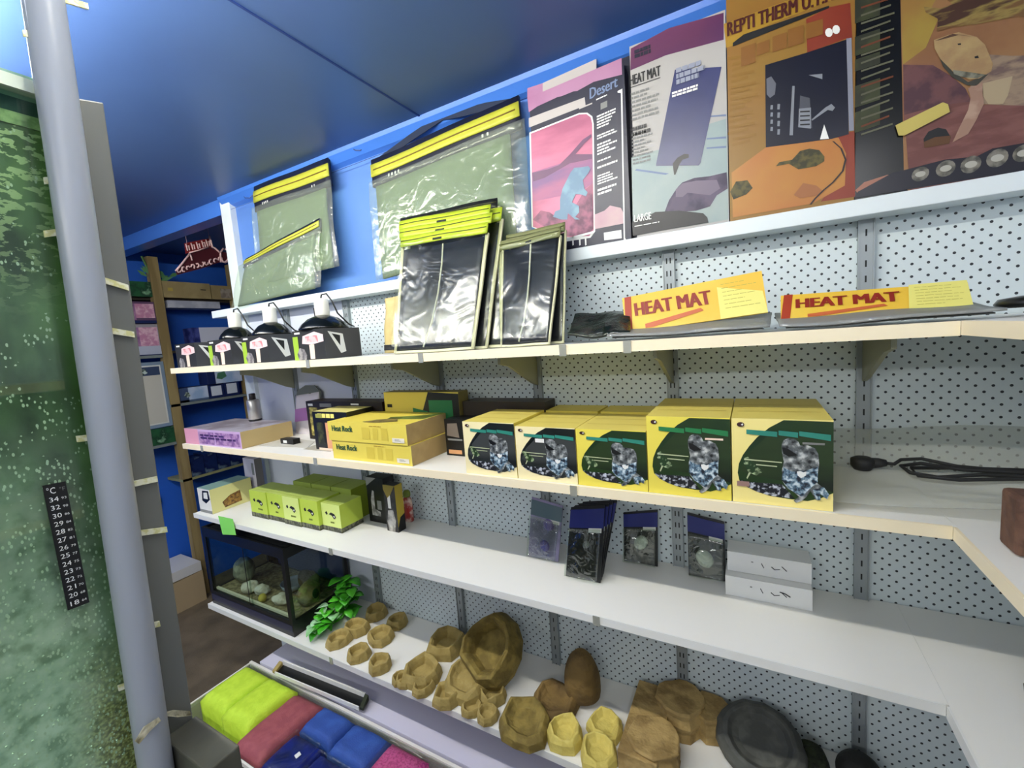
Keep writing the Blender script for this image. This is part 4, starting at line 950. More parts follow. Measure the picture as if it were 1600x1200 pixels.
for k in range(4):
    o_ = k * .013
    c = bl((893 + k * 4, 792 - k * 3), (946 + k * 4, 789 - k * 3), (938, 908), (885, 900), -.125 + o_, -.165 + o_ * 1.1)
    c = [v_ + Vector((.004 * k, 0, 0)) for v_ in c]
    c[2].x = c[3].x + (c[1].x - c[0].x)
    blister('blister_pack', ['front black blister pack of the leaning stack, crinkled clear cover', 'second black blister pack in the leaning stack', 'third black blister pack in the leaning stack', 'rearmost black blister pack in the leaning stack'][k], c, cdk, hb, [] if k else [(.55, .45, .010, mat('grey oval', (120, 124, 120), .3))], 10 + k)
blister('blister_pack', 'black blister pack with one milky disc, left of the slotted upright', bl((975, 800), (1028, 796), (1028, 880), (975, 874), -.012, -.030), cdk, hb, [(.52, .36, .020, disc)], 31)
blister('blister_pack', 'black blister pack with a milky disc leaning against the white boxes', bl((1074, 800), (1132, 815), (1133, 896), (1076, 885), -.014, -.042), cdk, hb, [(.45, .34, .022, disc)], 37)
# white boxes with pen marks
pen = mat('black pen', (24, 24, 26), .5)
def penart(k):
    def f(b, fr, rt, tp):
        def st(pts, w=.012):
            for a_, c_ in zip(pts[:-1], pts[1:]): b.poly(fr, [(a_[0], a_[1]), (a_[0] + w * .5, a_[1] + w * 4), (c_[0] + w * .5, c_[1] + w * 4), (c_[0], c_[1])], pen, 2)
        st([(.42, .62), (.45, .40), (.48, .62)], .010); st([(.54, .52), (.58, .40), (.64, .46), (.66, .62), (.72, .42)], .010)
        if k: st([(.64, .62), (.70, .58), (.76, .46)], .012)
        b.rect(fr, .30, .60, .325, .66, greyp, 2)
    return f
xw0, xw1 = -.062, .113
wb = mat('white box card', (224, 226, 224), .5)
carton_box('white_box', 'lower white box with black pen marks, near the right end of the wide shelf', 'box', xw0, xw1, -.100, -.035, ZD + .0006, ZD + .050, wb, None, None, None, penart(1), 'stacked white boxes')
carton_box('white_box', 'upper white box with black pen marks, set further back', 'box', xw0 + .004, xw1 + .001, -.075, -.012, ZD + .0510, ZD + .100, wb, None, None, None, penart(0), 'stacked white boxes')

# ================================================================= TERRARIUM
tx0, tx1, ty0, ty1, tz = -2.125, -1.545, -.285, -.012, ZE + .0006
TH = .355
t = empty('glass_terrarium', ((tx0 + tx1) / 2, (ty0 + ty1) / 2, tz), 'black framed glass terrarium at the left end of the lowest shelf', 'terrarium')
def frame_ring(z0_, z1_, w):
    b = MB(); b.box(tx0, tx1, ty0, ty0 + w, z0_, z1_, black); b.box(tx0, tx1, ty1 - w, ty1, z0_, z1_, black); b.box(tx0, tx0 + w, ty0 + w, ty1 - w, z0_, z1_, black); b.box(tx1 - w, tx1, ty0 + w, ty1 - w, z0_, z1_, black); return b
b = frame_ring(tz, tz + .062, .010); b.box(tx0 + .01, tx1 - .01, ty0 + .01, ty1 - .01, tz + .004, tz + .010, black); b.build('base_frame', t)
MB().box(tx0 + .004, tx1 - .004, ty0 - .0012, ty0 - .0002, tz + .018, tz + .045, mat('dark blue label strip', (44, 46, 70), .3)).build('front_strip', t)
b = frame_ring(tz + TH - .042, tz + TH, .012); b.box(tx0 + .012, tx1 - .012, ty0 + .012, ty1 - .012, tz + TH - .012, tz + TH - .008, mat('black mesh lid', (24, 28, 30), .8)); b.build('top_frame', t)
for x_, y_ in ((tx0, ty0), (tx1 - .022, ty0), (tx0, ty1 - .014), (tx1 - .016, ty1 - .014)):
    MB().weldbox(x_, x_ + (.022 if y_ == ty0 else .014), y_, y_ + .014, tz + .062, tz + TH - .042, black).build('corner_post', t)
mid = tx0 + .31
MB().box(tx0 + .022, mid + .01, ty0 + .003, ty0 + .006, tz + .062, tz + TH - .042, glass).build('sliding_pane', t)
MB().box(mid - .01, tx1 - .022, ty0 + .008, ty0 + .011, tz + .062, tz + TH - .042, glass).build('sliding_pane', t)
MB().box(mid - .011, mid - .008, ty0 + .0015, ty0 + .003, tz + .062, tz + TH - .042, black).build('pane_seal', t)
MB().box(tx1 - .005, tx1 - .002, ty0 + .014, ty1 - .014, tz + .062, tz + TH - .042, glass).build('side_pane', t)
MB().box(tx0 + .002, tx0 + .005, ty0 + .014, ty1 - .014, tz + .062, tz + TH - .042, glass).build('side_pane', t)
MB().box(tx0 + .014, tx1 - .014, ty1 - .004, ty1 - .001, tz + .062, tz + TH - .042, mat('dark blue backing', (40, 56, 110), .5)).build('back_panel', t)
MB().box(tx0 + .022, tx1 - .022, ty0 + .013, ty0 + .022, tz + .062, tz + .072, mat('cream runner', (226, 220, 190), .5)).build('glass_runner', t)
sandm = mat('pale substrate', (150, 138, 100), .9, c2=(110, 100, 70), scale=60, bump=.5)
b = MB(); b.weldbox(tx0 + .012, tx1 - .012, ty0 + .024, ty1 - .012, tz + .012, tz + .060, sandm)
o = b.build('substrate'); tag(o, 'pale sandy bedding inside the terrarium', 'bedding', kind='stuff')
def blob(name, label, cat, c, r, mt_, sx=1, sy=1, sz=1, seed=0, jit=.12, hole=None, sub_=1, group=None, flat=False):
    r_ = random.Random(seed); vs = []; fs = []; N_ = 14; Mh = 9
    for i in range(1, Mh):
        ph_ = math.pi * i / Mh
        for j in range(N_):
            th_ = 2 * math.pi * j / N_; k = 1 + r_.uniform(-jit, jit)
            z_ = math.cos(ph_) * k
            if flat and z_ < -.35: z_ = -.35
            vs.append((c[0] + r * sx * math.sin(ph_) * math.cos(th_) * k, c[1] + r * sy * math.sin(ph_) * math.sin(th_) * k, c[2] + r * sz * z_))
    for i in range(Mh - 2):
        for j in range(N_): fs.append((i * N_ + j, (i + 1) * N_ + j, (i + 1) * N_ + (j + 1) % N_, i * N_ + (j + 1) % N_))
    fs.append(tuple(range(N_))); fs.append(tuple((Mh - 2) * N_ + j for j in range(N_))[::-1])
    b = MB(); b.raw(vs, fs, mt_)
    zm = min(v[2] for v in vs)
    o = b.build(name, smooth=not flat, sub=sub_, origin=(c[0], c[1], zm)); tag(o, label, cat, group); return o
sh = mat('bleached shell', (216, 210, 190), .7, c2=(180, 172, 150), scale=30, bump=.6)
zt_ = tz + .061
blob('shell', 'white lumpy shell at the front left inside the terrarium', 'shell', (-1.93, -.22, zt_ + .022), .032, sh, 1.3, 1, .7, 3, .25)
blob('shell', 'large white shell near the middle of the terrarium front', 'shell', (-1.86, -.21, zt_ + .018), .028, sh, 1.5, 1, .7, 5, .25)
blob('shell', 'white shell by the right hand pane inside the terrarium', 'shell', (-1.71, -.22, zt_ + .018), .030, sh, 1.5, 1, .7, 8, .28)
blob('egg', 'small yellow egg behind the join of the terrarium panes', 'egg', (-1.80, -.245, zt_ + .016), .017, mat('yellow egg', (196, 178, 70), .5), 1, 1, 1.1, 1, .02)
MB_ = MB(); MB_.lathe([(.028, 0), (.045, .012), (.052, .035), (.050, .035), (.040, .012), (.024, .004), (.001, .004)], (-1.76, -.13, zt_ + .0), mat('clear grey bowl', (150, 160, 175), .25), 20)
tag(MB_.build('water_bowl', smooth=True), 'grey plastic bowl at the back of the terrarium', 'bowl')
blob('wood_piece', 'brown piece of driftwood leaning at the right inside the terrarium', 'wood', (-1.68, -.11, zt_ + .045), .06, mat('driftwood', (92, 80, 60), .8, c2=(64, 54, 38), scale=20), 1.1, .6, .8, 12, .2)
blob('coral_piece', 'pale coral lump with a dark hollow at the far left of the terrarium', 'coral', (-2.04, -.18, zt_ + .055), .055, mat('pale coral', (150, 152, 132), .8, c2=(110, 112, 96), scale=30), 1, .8, 1.1, 14, .14)
# hide with a hole seen through the right pane
t2 = empty('coconut_hide', (-1.60, -.17, zt_ + .004), 'beige bark hide with a round dark hole behind the right glass', 'hide')
o = blob('shell_body', None, None, (-1.60, -.17, zt_ + .040), .046, mat('beige bark', (150, 132, 84), .8, c2=(104, 90, 56), scale=26, bump=.6), .8, 1.1, 1.15, 21, .08); o.location = o.location - Vector(t2.location); o.parent = t2
b = MB(); b.prism([(-1.5605, -.165 + .014 * math.cos(a), zt_ + .045 + .020 * math.sin(a)) for a in [i * math.pi / 8 for i in range(16)]], (-.004, 0, 0), inkb); b.build('entrance_hole', t2)
t2['label'] = 'beige bark hide with a round dark hole behind the right glass'

# green plastic plant right of the terrarium
gm = clear('green film', (90, 210, 60), .12, .2, haze=.0); 
grn = mat('translucent green leaf', (96, 206, 58), .3, c2=(60, 160, 30), scale=12); grnp = mat('pale mint leaf', (170, 214, 170), .3, c2=(120, 190, 110), scale=12)
t = empty('plastic_plant', (-1.47, -.15, ZE + .0006), 'bright green plastic plant lying right of the terrarium', 'plant')
r = random.Random(4)
def leaf(c_, d_, L, w, mt_):
    b = MB(); d_ = Vector(d_).normalized(); s_ = d_.cross(Vector((0, 0, 1))).normalized(); up = s_.cross(d_)
    vs = []; fs = []; n_ = 6
    for i in range(n_ + 1):
        f_ = i / n_; ww = w * math.sin(math.pi * min(1, f_ * .9 + .08)) ; p_ = Vector(c_) + d_ * L * f_ - Vector((0, 0, 1)) * L * .35 * f_ * f_
        p_.z = max(p_.z, ZE + .004)
        vs += [p_ - s_ * ww + up * ww * .3, p_, p_ + s_ * ww + up * ww * .3]
    for i in range(n_):
        a = i * 3; fs += [(a, a + 1, a + 4, a + 3), (a + 1, a + 2, a + 5, a + 4)]
    b.raw(vs, fs, mt_); o_ = b.build('leaf', t, smooth=True); o_.modifiers.new('thick', 'SOLIDIFY').thickness = .001
for k in range(90):
    a = r.uniform(0, 6.28); cx = r.uniform(-1.505, -1.43); cy = r.uniform(-.25, -.05)
    h_ = r.uniform(.01, .04 + max(0, (cy + .26)) * .55)
    dx = math.cos(a); 
    if cx + dx * .05 < -1.54: dx = abs(dx)
    leaf((cx, cy, ZE + .004 + h_), (dx, math.sin(a) - .2, r.uniform(-.1, .7)), r.uniform(.04, .07), r.uniform(.014, .024), grnp if cy < -.17 and r.random() < .75 else grn)
b = MB(); b.tube([(-1.47, -.24, ZE + .006), (-1.465, -.15, ZE + .03), (-1.47, -.06, ZE + .08)], .003, grn, 6); b.build('stem', t)

# ================================================================= ROCK BOWLS
def bowl(label, px_, py_, wpx, h, seed, kind='bowl', mt_=None, tilt=0, ex=1.0, ry=1.0, rz=0, fac=1.0):
    mt_ = mt_ or tan
    c = at('z', ZE, px_, py_); c.y = min(c.y, -.02)
    r_ = wpx / 2 * 1.10 * mpp(c)
    rnd = random.Random(seed); N_ = 9 if wpx < 60 else 12; sub_ = 1
    n = N_ * sub_
    N_ = N_ if fac == 1 else 26; n = N_ * sub_
    jr = [1 + fac * rnd.uniform(-.12, .12) for _ in range(N_)]; jz = [fac * rnd.uniform(-.15, .15) for _ in range(N_)]
    def J(arr, k): a = arr[(k // sub_) % N_]; bb = arr[(k // sub_ + 1) % N_]; f_ = (k % sub_) / sub_; return a * (1 - f_) + bb * f_
    c.y = max(min(c.y, -.012 - r_ * ry), FY + .01 + r_ * ry * .4)
    rings = [(1.0, 0, 0), (.96, .45, 0), (.82, .97, .5), (.72, 1.0, 1), (.62, .80, .6), (.52, .35, .1), (.25, .30, 0)]
    if kind == 'ramp': rings = [(1.0, 0, 0), (.95, .5, .2), (.80, .95, 1), (.70, .98, 1), (.60, .74, .7), (.45, .52, .2), (.2, .5, 0)]
    vs = []; fs = []
    for q, (rr, zz_, jj) in enumerate(rings):
        for k in range(n):
            a = 2 * math.pi * k / n + rz; R = r_ * rr * (J(jr, k) if rr > .4 else 1)
            # open front lip: rim lower on the camera side
            lip = 1 - (.22 if kind == 'ramp' else .10) * (math.cos(a - rz + 1.2) * .5 + .5) * (1 if zz_ > .6 else 0)
            vs.append(Vector((R * math.cos(a) * ex, R * math.sin(a) * ry, h * (zz_ * lip + J(jz, k) * jj))))
    for q in range(len(rings) - 1):
        for k in range(n): fs.append((q * n + k, q * n + (k + 1) % n, (q + 1) * n + (k + 1) % n, (q + 1) * n + k))
    fs.append(tuple(range(n))[::-1]); fs.append(tuple((len(rings) - 1) * n + k for k in range(n)))
    if tilt:
        ca, sa = math.cos(tilt), math.sin(tilt)
        vs = [Vector((v.x, v.y * ca - v.z * sa, v.y * sa + v.z * ca)) for v in vs]
        zm = min(v.z for v in vs); vs = [v - Vector((0, 0, zm)) for v in vs]
        ym = max(v.y for v in vs)
        if c.y + ym > -.012: c.y = -.012 - ym
    b = MB(); b.raw([v + Vector((c.x, c.y, ZE + .0008)) for v in vs], fs, mt_)
    o = b.build('rock_bowl', origin=(c.x, c.y, ZE + .0008), bevel=.0015); tag(o, label, 'bowl', 'tan rock bowls on the lowest shelf'); return o
BL = [
 ('small tan rock bowl nearest the terrarium, on the front left', 530, 1004, 36, .032, 1),
 ('small tan rock bowl just behind the leftmost one', 557, 986, 36, .034, 2),
 ('small tan rock bowl highest up against the wall on the left', 588, 962, 34, .034, 3),
 ('small tan rock bowl leaning in shade at the right of the left cluster', 622, 975, 32, .032, 4),
 ('small tan rock bowl in the centre of the left cluster', 595, 999, 38, .032, 5),
 ('small tan rock bowl on the front edge, second along', 561, 1026, 34, .032, 6),
 ('small tan rock bowl in front at the right of the left cluster', 594, 1044, 36, .036, 7),
 ('tall medium tan rock bowl standing alone behind the middle', 698, 1014, 56, .052, 8),
 ('medium tan rock bowl with a deep round basin', 661, 1058, 58, .046, 9),
 ('tiny tan rock bowl on the shelf edge left of the middle', 600, 1090, 26, .024, 12),
 ('tiny tan rock dish lying left of the small square basin', 624, 1076, 30, .024, 13),
 ('small tan rock bowl below the deep round basin', 652, 1090, 34, .028, 14),
 ('small tan rock bowl with a wavy rim right of the deep basin', 697, 1094, 42, .034, 15),
 ('small tan rock bowl with a tall left horn below the spread one', 770, 1092, 42, .036, 16),
 ('tiny tan rock dish on the shelf edge near the middle', 730, 1122, 32, .022, 17),
 ('tiny tan rock bowl with a square basin right on the shelf edge', 756, 1132, 34, .026, 18),
]
for l_, x_, y_, w_, h_, s_ in BL: bowl(l_, x_, y_, w_, h_, s_)
bowl('wide spread tan rock bowl shaped like an open shell', 733, 1074, 66, .050, 30, 'ramp', None, .15)
bowl('tall big tan rock bowl tilted up against the pegboard', 786, 1040, 92, .085, 31, 'bowl', mat('olive tan resin', (140, 122, 60), .85, c2=(112, 96, 44), scale=26, bump=.5, bscale=60), .75)
bowl('long shaded tan rock trough right of the small horn bowl', 822, 1138, 70, .046, 32, 'ramp', MATS['olive tan resin'], .1, 1.15)
bowl('bright yellow tan rock bowl on the front, right of the trough', 884, 1158, 50, .050, 33, 'ramp', tany)
bowl('bright yellow rock bowl nearest the front edge', 936, 1186, 54, .042, 34, 'ramp', tany)
bowl('bright yellow rock bowl lying behind the nearest yellow one', 946, 1142, 50, .036, 35, 'ramp', tany)
# big corner boulder dish against the wall
c = at('z', ZE, 890, 1105)
t_m = mat('brown resin', (124, 100, 54), .85, c2=(98, 78, 42), scale=14, bump=.5, bscale=50)
o = blob('rock_hide', 'tall rounded brown rock hide standing against the wall, right of the bowls', 'hide', (c.x + .025, -.10, ZE + .048), .072, t_m, .8, .75, 1.5, 41, .07, flat=True, sub_=1)
o = bowl('wide brown rock dish in front of the rounded rock hide', 868, 1105, 70, .040, 43, 'ramp', t_m, .0, 1.0)
# stepped sandstone corner piece
t = empty('rock_ledge', (-.21, -.16, ZE), 'stepped sandstone coloured rock ledge with flat platforms', 'ledge')
sstone = mat('sandstone resin', (170, 144, 90), .85, c2=(136, 112, 66), scale=18, bump=.8, bscale=40)
def slabrock(cx, cy, z0_, z1_, r_, seed, name, sx=1):
    rnd = random.Random(seed); n = 18; b = MB(); vs = []; fs = []
    J = [1 + rnd.uniform(-.08, .08) for _ in range(n)]
    for q, (f_, sc) in enumerate(((0, 1.0), (.25, .92), (.5, 1.03), (.75, .94), (.93, 1.02), (1, .97))):
        for k in range(n):
            a = 2 * math.pi * k / n; R = r_ * J[k] * sc * (1 + rnd.uniform(-.03, .03))
            vs.append((cx + R * math.cos(a) * sx, min(cy + R * math.sin(a), -.012), z0_ + (z1_ - z0_) * f_))
    for q in range(5):
        for k in range(n): fs.append((q * n + k, q * n + (k + 1) % n, (q + 1) * n + (k + 1) % n, (q + 1) * n + k))
    fs.append(tuple(range(n))[::-1]); fs.append(tuple(5 * n + k for k in range(n)))
    b.raw(vs, fs, sstone); b.build(name, t, bevel=.0015)
slabrock(-.225, -.205, ZE + .0006, ZE + .070, .062, 3, 'lower_platform')
slabrock(-.180, -.075, ZE + .0006, ZE + .085, .060, 5, 'middle_platform')
slabrock(-.105, -.060, ZE + .0006, ZE + .070, .050, 8, 'side_platform')
b = MB(); b.weldbox(-.300, -.205, -.272, -.03, ZE + .0006, ZE + .058, sstone); b.build('side_wall', t, bevel=.003)
gd = mat('dark grey resin', (64, 66, 62), .7, c2=(84, 86, 80), scale=20, bump=.3)
bowl('large dark grey oval rock dish tilted against the wall', 1186, 1180, 98, .050, 52, 'ramp', gd, .55, 1.15, fac=.2)
blob('moss_ball', 'dark green mossy lump right of the grey dish', 'moss', (.115, -.075, ZE + .030), .036, mat('dark moss', (34, 44, 20), .9, c2=(18, 24, 10), scale=60, bump=1), 1, 1, 1, 5, .15, flat=True, sub_=1)
blob('rock_hide', 'smooth black dome hide at the lower right', 'hide', (.205, -.075, ZE + .032), .046, mat('black resin', (24, 26, 22), .7, bump=.4, bscale=30), 1.05, 1, 1.0, 6, .03, flat=True)
blob('moss_ball', 'blackish mossy lump at the right end of the rock shelf', 'moss', (.295, -.085, ZE + .018), .036, mat('black moss', (22, 24, 22), .9, bump=1, bscale=60), 1.1, 1, .7, 7, .15, flat=True)
# plant on the return shelf
p = at('z', ZD, 1596, 1120)
t = empty('potted_plant', (p.x + .03, p.y, ZD + .0006), 'green leafed plant in a dark pot at the right edge', 'plant')
MB().lathe([(.020, 0), (.026, .03), (.028, .05), (.024, .05), (.001, .045)], (p.x + .03, p.y, ZD + .0006), mat('dark stone pot', (70, 70, 66), .7), 16).build('pot', t)
r = random.Random(9)
for k in range(12):
    b = MB(); a = k * .7; d_ = Vector((math.cos(a), math.sin(a), 1.1)).normalized(); s_ = d_.cross(Vector((0, 0, 1))).normalized(); c0 = Vector((p.x + .03, p.y, ZD + .045)); L = r.uniform(.03, .05)
    vs = [c0, c0 + d_ * L * .5 - s_ * .010, c0 + d_ * L, c0 + d_ * L * .5 + s_ * .010]; b.raw(vs, [(0, 1, 2, 3)], mat('plant leaf', (120, 142, 60), .5)); o = b.build('leaf', t); o.modifiers.new('thick', 'SOLIDIFY').thickness = .001

# ================================================================= LEFT WALL RACK
RXF = -3.2
t = empty('timber_rack', (-3.3, .36, 0), 'raw timber shelving rack against the far blue wall', 'rack')
for y0_ in (.120, .588):
    MB().weldbox(-3.245, RXF, y0_, y0_ + .052, 0, 2.20, timber).build('post', t)
dsh = mat('dark shelf board', (40, 34, 26), .7); gsh = mat('grey blue shelf', (120, 130, 130), .6)
for z_, m_, ya, yb_ in ((1.955, dsh, -.05, 1.0), (1.60, gsh, -.14, .118), (1.622, dsh, .175, .586), (1.284, gsh, .118, .75), (1.048, gsh, -.14, .118), (.795, mat('olive shelf', (136, 138, 100), .6), .118, .70)):
    MB().weldbox(-3.399, RXF - (.046 if z_ in (1.955,) else 0) if ya < .11 and yb_ > .13 else RXF, ya, yb_, z_ - .016, z_, m_).build('shelf_board', t)
def lbox(name, label, y0, y1, z0, z1, front, side=None, art=None, d=.13, cat='box', top=None, grp=None):
    """box on the rack whose printed face looks into the room (+x)"""
    b = MB(); b.box(RXF - d - .006, RXF - .006, y0, y1, z0, z1, side or front, top=top or side or front, right=front)
    if art: art(b, Fr((RXF - .006, y0, z0), (0, y1 - y0, 0), (0, 0, z1 - z0), (1, 0, 0)))
    o = b.build(name); tag(o, label, cat, grp); return o
kr = mat('dull kraft', (164, 148, 104), .8, c2=(150, 134, 92), scale=10)
lbox('cardboard_carton', 'left of the two cardboard cartons high on the timber rack', .176, .452, 1.956, 2.058, kr, art=lambda b, f: (b.rect(f, .1, .4, .2, .6, mat('gold seal', (176, 156, 70), .6), 1), b.rect(f, .78, .55, .9, .6, inkb, 1)), d=.18)
lbox('cardboard_carton', 'right of the two cardboard cartons high on the timber rack, film over its end', .458, .585, 1.956, 2.050, kr, art=lambda b, f: b.rect(f, .45, .1, 1, .8, mat('cloudy film', (170, 160, 146), .4, c2=(130, 120, 110), scale=30), 1), d=.14)
lbox('cardboard_carton', 'cardboard carton behind the white post at the end of the shelf wall', .645, .90, 1.956, 2.16, kr)
lbox('cardboard_carton', 'long film wrapped carton on top shelf, right of the rack post', .905, 1.0, 1.956, 2.05, kr)
bw = mat('pale blue box print', (150, 178, 214), .5, c2=(190, 204, 226), scale=8); bwd = mat('navy box print', (20, 36, 86), .5)
def bart(b, f):
    b.rect(f, 0, 0, .30, 1, mat('slate print', (60, 76, 110), .5), 1); b.poly(f, [(.14, .45), (.22, .7), (.32, .66), (.36, .4), (.25, .3)], mat('small frog print', (190, 206, 196), .5, c2=(40, 60, 50), scale=60), 2); b.rect(f, 0, 0, 1, .14, mat('slate strip', (80, 100, 130), .5), 1)
def bart2(b, f): b.rect(f, .15, .18, .85, .92, mat('pale panel', (206, 214, 226), .5), 1)
lbox('aquarium_kit_box', 'long pale blue box with a small frog picture on the timber rack', -.0 + .178, .345, 1.286, 1.378, bw, bwd, bart, grp='blue and white boxes on the timber rack')
lbox('aquarium_kit_box', 'square navy box with a pale panel, right of the long pale blue box', .350, .445, 1.286, 1.374, bwd, bwd, bart2, grp='blue and white boxes on the timber rack')
lbox('aquarium_kit_box', 'second square navy box with a pale panel, nearer the rack post', .450, .548, 1.286, 1.380, bwd, bwd, bart2, grp='blue and white boxes on the timber rack')
lbox('aquarium_kit_box', 'pale blue box with a green fish picture on top of the navy boxes', .352, .578, 1.3815, 1.470, bw, bwd, lambda b, f: (b.rect(f, 0, 0, .22, 1, bwd, 1), b.poly(f, [(.25, .4), (.3, .8), (.5, .9), (.55, .5), (.4, .3)], mat('green fish print', (70, 120, 90), .5), 2)), d=.11)
lbox('white_carton', 'white carton with a dark blue end behind the leftmost dome lamps', .31, .584, 1.623, 1.765, mat('lilac white face', (204, 208, 226), .5), mat('dark blue end', (24, 34, 100), .5, c2=(70, 80, 150), scale=20), lambda b, f: b.rect(f, 0, 0, .13, 1, MATS['dark blue end'], 1))
lbox('white_carton', 'flat white carton slung under the top board of the timber rack', .19, .50, 1.893, 1.9385, mat('dull white face', (184, 188, 200), .5, c2=(160, 164, 180), scale=12))
for i in range(5):
    lbox('filter_pack', ['navy filter pack at the left end of the lower rack board', 'second navy filter pack on the lower rack board', 'middle navy filter pack on the lower rack board', 'fourth navy filter pack on the lower rack board', 'navy filter pack at the right end of the lower rack board'][i],
         .176 + i * .082, .176 + i * .082 + .079, .7955, .915 + (i % 2) * .01, mat('navy film', (26, 40, 84), .25, c2=[(20, 30, 70), (90, 110, 130)], scale=22, lo=.4, hi=.7), cat='pack', grp='navy filter packs on the lower rack board')
def pinkart(b, f):
    b.rect(f, 0, .15, .55, .9, mat('dusky pink print', (170, 124, 160), .5, c2=(120, 84, 126), scale=12), 1); b.rect(f, .55, .25, .98, .9, mat('pink speckle print', (190, 130, 160), .5, c2=(220, 180, 196), scale=40), 1); b.rect(f, 0, 0, 1, .14, bwd, 2)
lbox('gravel_bag', 'upper pink and mauve pack on the left of the timber rack', -.10, .118, 1.795, 1.925, mat('mauve pack', (96, 70, 100), .4), art=pinkart, cat='pack')
lbox('gravel_bag', 'lower pink and grey pack on the left of the timber rack', -.10, .118, 1.601, 1.790, mat('grey pack', (150, 146, 154), .4), art=lambda b, f: (pinkart(b, f), b.rect(f, 0, .03, 1, .3, mat('pale strip', (176, 182, 200), .5), 3)), cat='pack')
lbox('white_poster_box', 'grey white boxed panel with a blue header and small frog picture', -.14, .117, 1.155, 1.560, mat('grey white panel', (196, 194, 182), .5), mat('blue grey rim', (120, 140, 160), .5),
     lambda b, f: (b.rect(f, .0, .0, 1, 1, mat('blue grey rim', (120, 140, 160), .5), 1), b.rect(f, .0, .05, .93, .95, mat('white rim', (214, 216, 210), .5), 2), b.rect(f, .0, .07, .90, .80, mat('grey white panel', (196, 194, 182), .5), 3), b.rect(f, 0, .80, .90, .93, mat('slate header', (50, 66, 96), .5), 3), b.poly(f, [(.45, .83), (.5, .88), (.62, .91), (.66, .84), (.55, .81)], MATS['small frog print'], 4)), d=.02)
lbox('plant_pack', 'green plastic plant pack below the boxed panel', -.14, .117, 1.049, 1.150, mat('green plant film', (44, 92, 60), .3, c2=[(30, 60, 44), (150, 200, 160)], scale=18, lo=.45, hi=.75), cat='pack', d=.05)
lbox('plant_pack', 'green plastic plant pack on the top board of the rack', -.049, .118, 1.956, 2.045, MATS['green plant film'], cat='pack', d=.05)
o = MB().prism([(XL + .01, y, z) for y, z in ((-.11, 0), (.118, 0), (.118, .20), (-.11, .19))], (.26, 0, 0), mat('tan carton', (170, 150, 116), .7)).build('floor_carton')
MB().weldbox(XL + .012, XL + .268, -.11, .116, .202, .262, mat('white lid', (206, 206, 204), .5)).build('lid', o)
tag(o, 'tan carton with a white lid on the floor at the foot of the rack', 'box')
b = MB(); c0 = Vector((XL + .012, .02, .66)); b.tube([c0 + Vector((0, .035 * math.cos(a), .05 * math.sin(a))) for a in [i * .5 for i in range(14)]], .006, mat('green hose', (36, 110, 84), .4), 8)
tag(b.build('hose_loop', smooth=True), 'small loop of green hose hung on the blue wall', 'hose')
# plant sprigs on the top board
t = empty('artificial_plant', (-3.26, .10, 2.05), 'sparse green artificial plant on top of the far rack', 'plant')
r = random.Random(6)
b = MB(); b.tube([(-3.22, .13, 2.046), (-3.22, .12, 2.13), (-3.22, .10, 2.20)], .006, mat('green stem', (70, 110, 60), .6), 6); b.build('stem', t)
for k in range(12):
    a = r.uniform(0, 6.28); c0 = Vector((-3.22, r.uniform(.08, .26), r.uniform(2.05, 2.10))); d_ = Vector((.3 * math.cos(a), math.sin(a), r.uniform(.2, .9))).normalized(); s_ = d_.cross(Vector((1, 0, 0))).normalized(); L = r.uniform(.05, .09)
    b = MB(); b.prism([c0, c0 + d_ * L * .5 - s_ * .012, c0 + d_ * L, c0 + d_ * L * .5 + s_ * .012], (.001, 0, 0), mat('dull leaf', (80, 130, 84), .5)); b.build('leaf', t)
# red hanging sign
pk_ = mat('pale pink enamel', (226, 190, 190), .35); mr = mat('maroon enamel', (120, 34, 36), .35)
SX = -2.6
t = empty('hanging_sign', (SX, .13, 2.1), 'maroon and pale pink scrollwork sign hanging beside the white post', 'sign')
S_ = lambda x, y: at('x', SX, 250 + x * 120 / 1600, 350 + y * 90 / 1200)
b = MB(); b.prism([S_(*p) for p in ((510, 400), (1010, 300), (1070, 480), (1000, 500), (620, 600), (540, 620))], (-.004, 0, 0), mr); b.build('upper_plate', t)
b = MB(); b.prism([S_(*p) for p in ((600, 620), (1060, 490), (1200, 560), (1420, 600), (1420, 760), (1240, 800), (860, 930), (360, 1060), (330, 980), (460, 870))], (-.004, 0, 0), mat('dark maroon enamel', (70, 26, 34), .4)); b.build('lower_plate', t)
def stroke(b, pts, w=.0035): b.tube([S_(*p) + Vector((.004, 0, 0)) for p in pts], w, pk_, 6)
b = MB()
stroke(b, [(1020, 250), (1080, 480), (1130, 500), (1200, 560), (1240, 600)], .005); stroke(b, [(620, 610), (440, 840), (320, 980)], .005); stroke(b, [(600, 600), (800, 550), (1000, 480)])
stroke(b, [(610, 620), (640, 680), (660, 760)], .004); b.build('outline', t, smooth=True)
b = MB()
for x0_, y0_ in ((530, 420), (640, 400), (750, 380), (860, 350), (950, 330)):
    stroke(b, [(x0_, y0_), (x0_ + 40, y0_ + 140)]); stroke(b, [(x0_ + 10, y0_ + 60), (x0_ + 60, y0_ + 30), (x0_ + 80, y0_ + 130)])
b.build('upper_scrolls', t, smooth=True)
b = MB()
for k in range(10):
    cx = 390 + k * 95; cy = 1000 - k * 26
    stroke(b, [(cx + 38 * math.cos(a + k), cy - 30 + 52 * math.sin(a + k) * (1 if k % 2 else .8)) for a in (0, 1, 2, 3, 4)], .004)
b.build('lower_scrolls', t, smooth=True)
b = MB(); stroke(b, [(1340 + 90 * math.cos(a), 660 + 140 * math.sin(a)) for a in [i * .5 for i in range(-3, 6)]], .006); stroke(b, [(1260, 800), (1250, 600), (1310, 510)], .005); b.build('end_scroll', t, smooth=True)
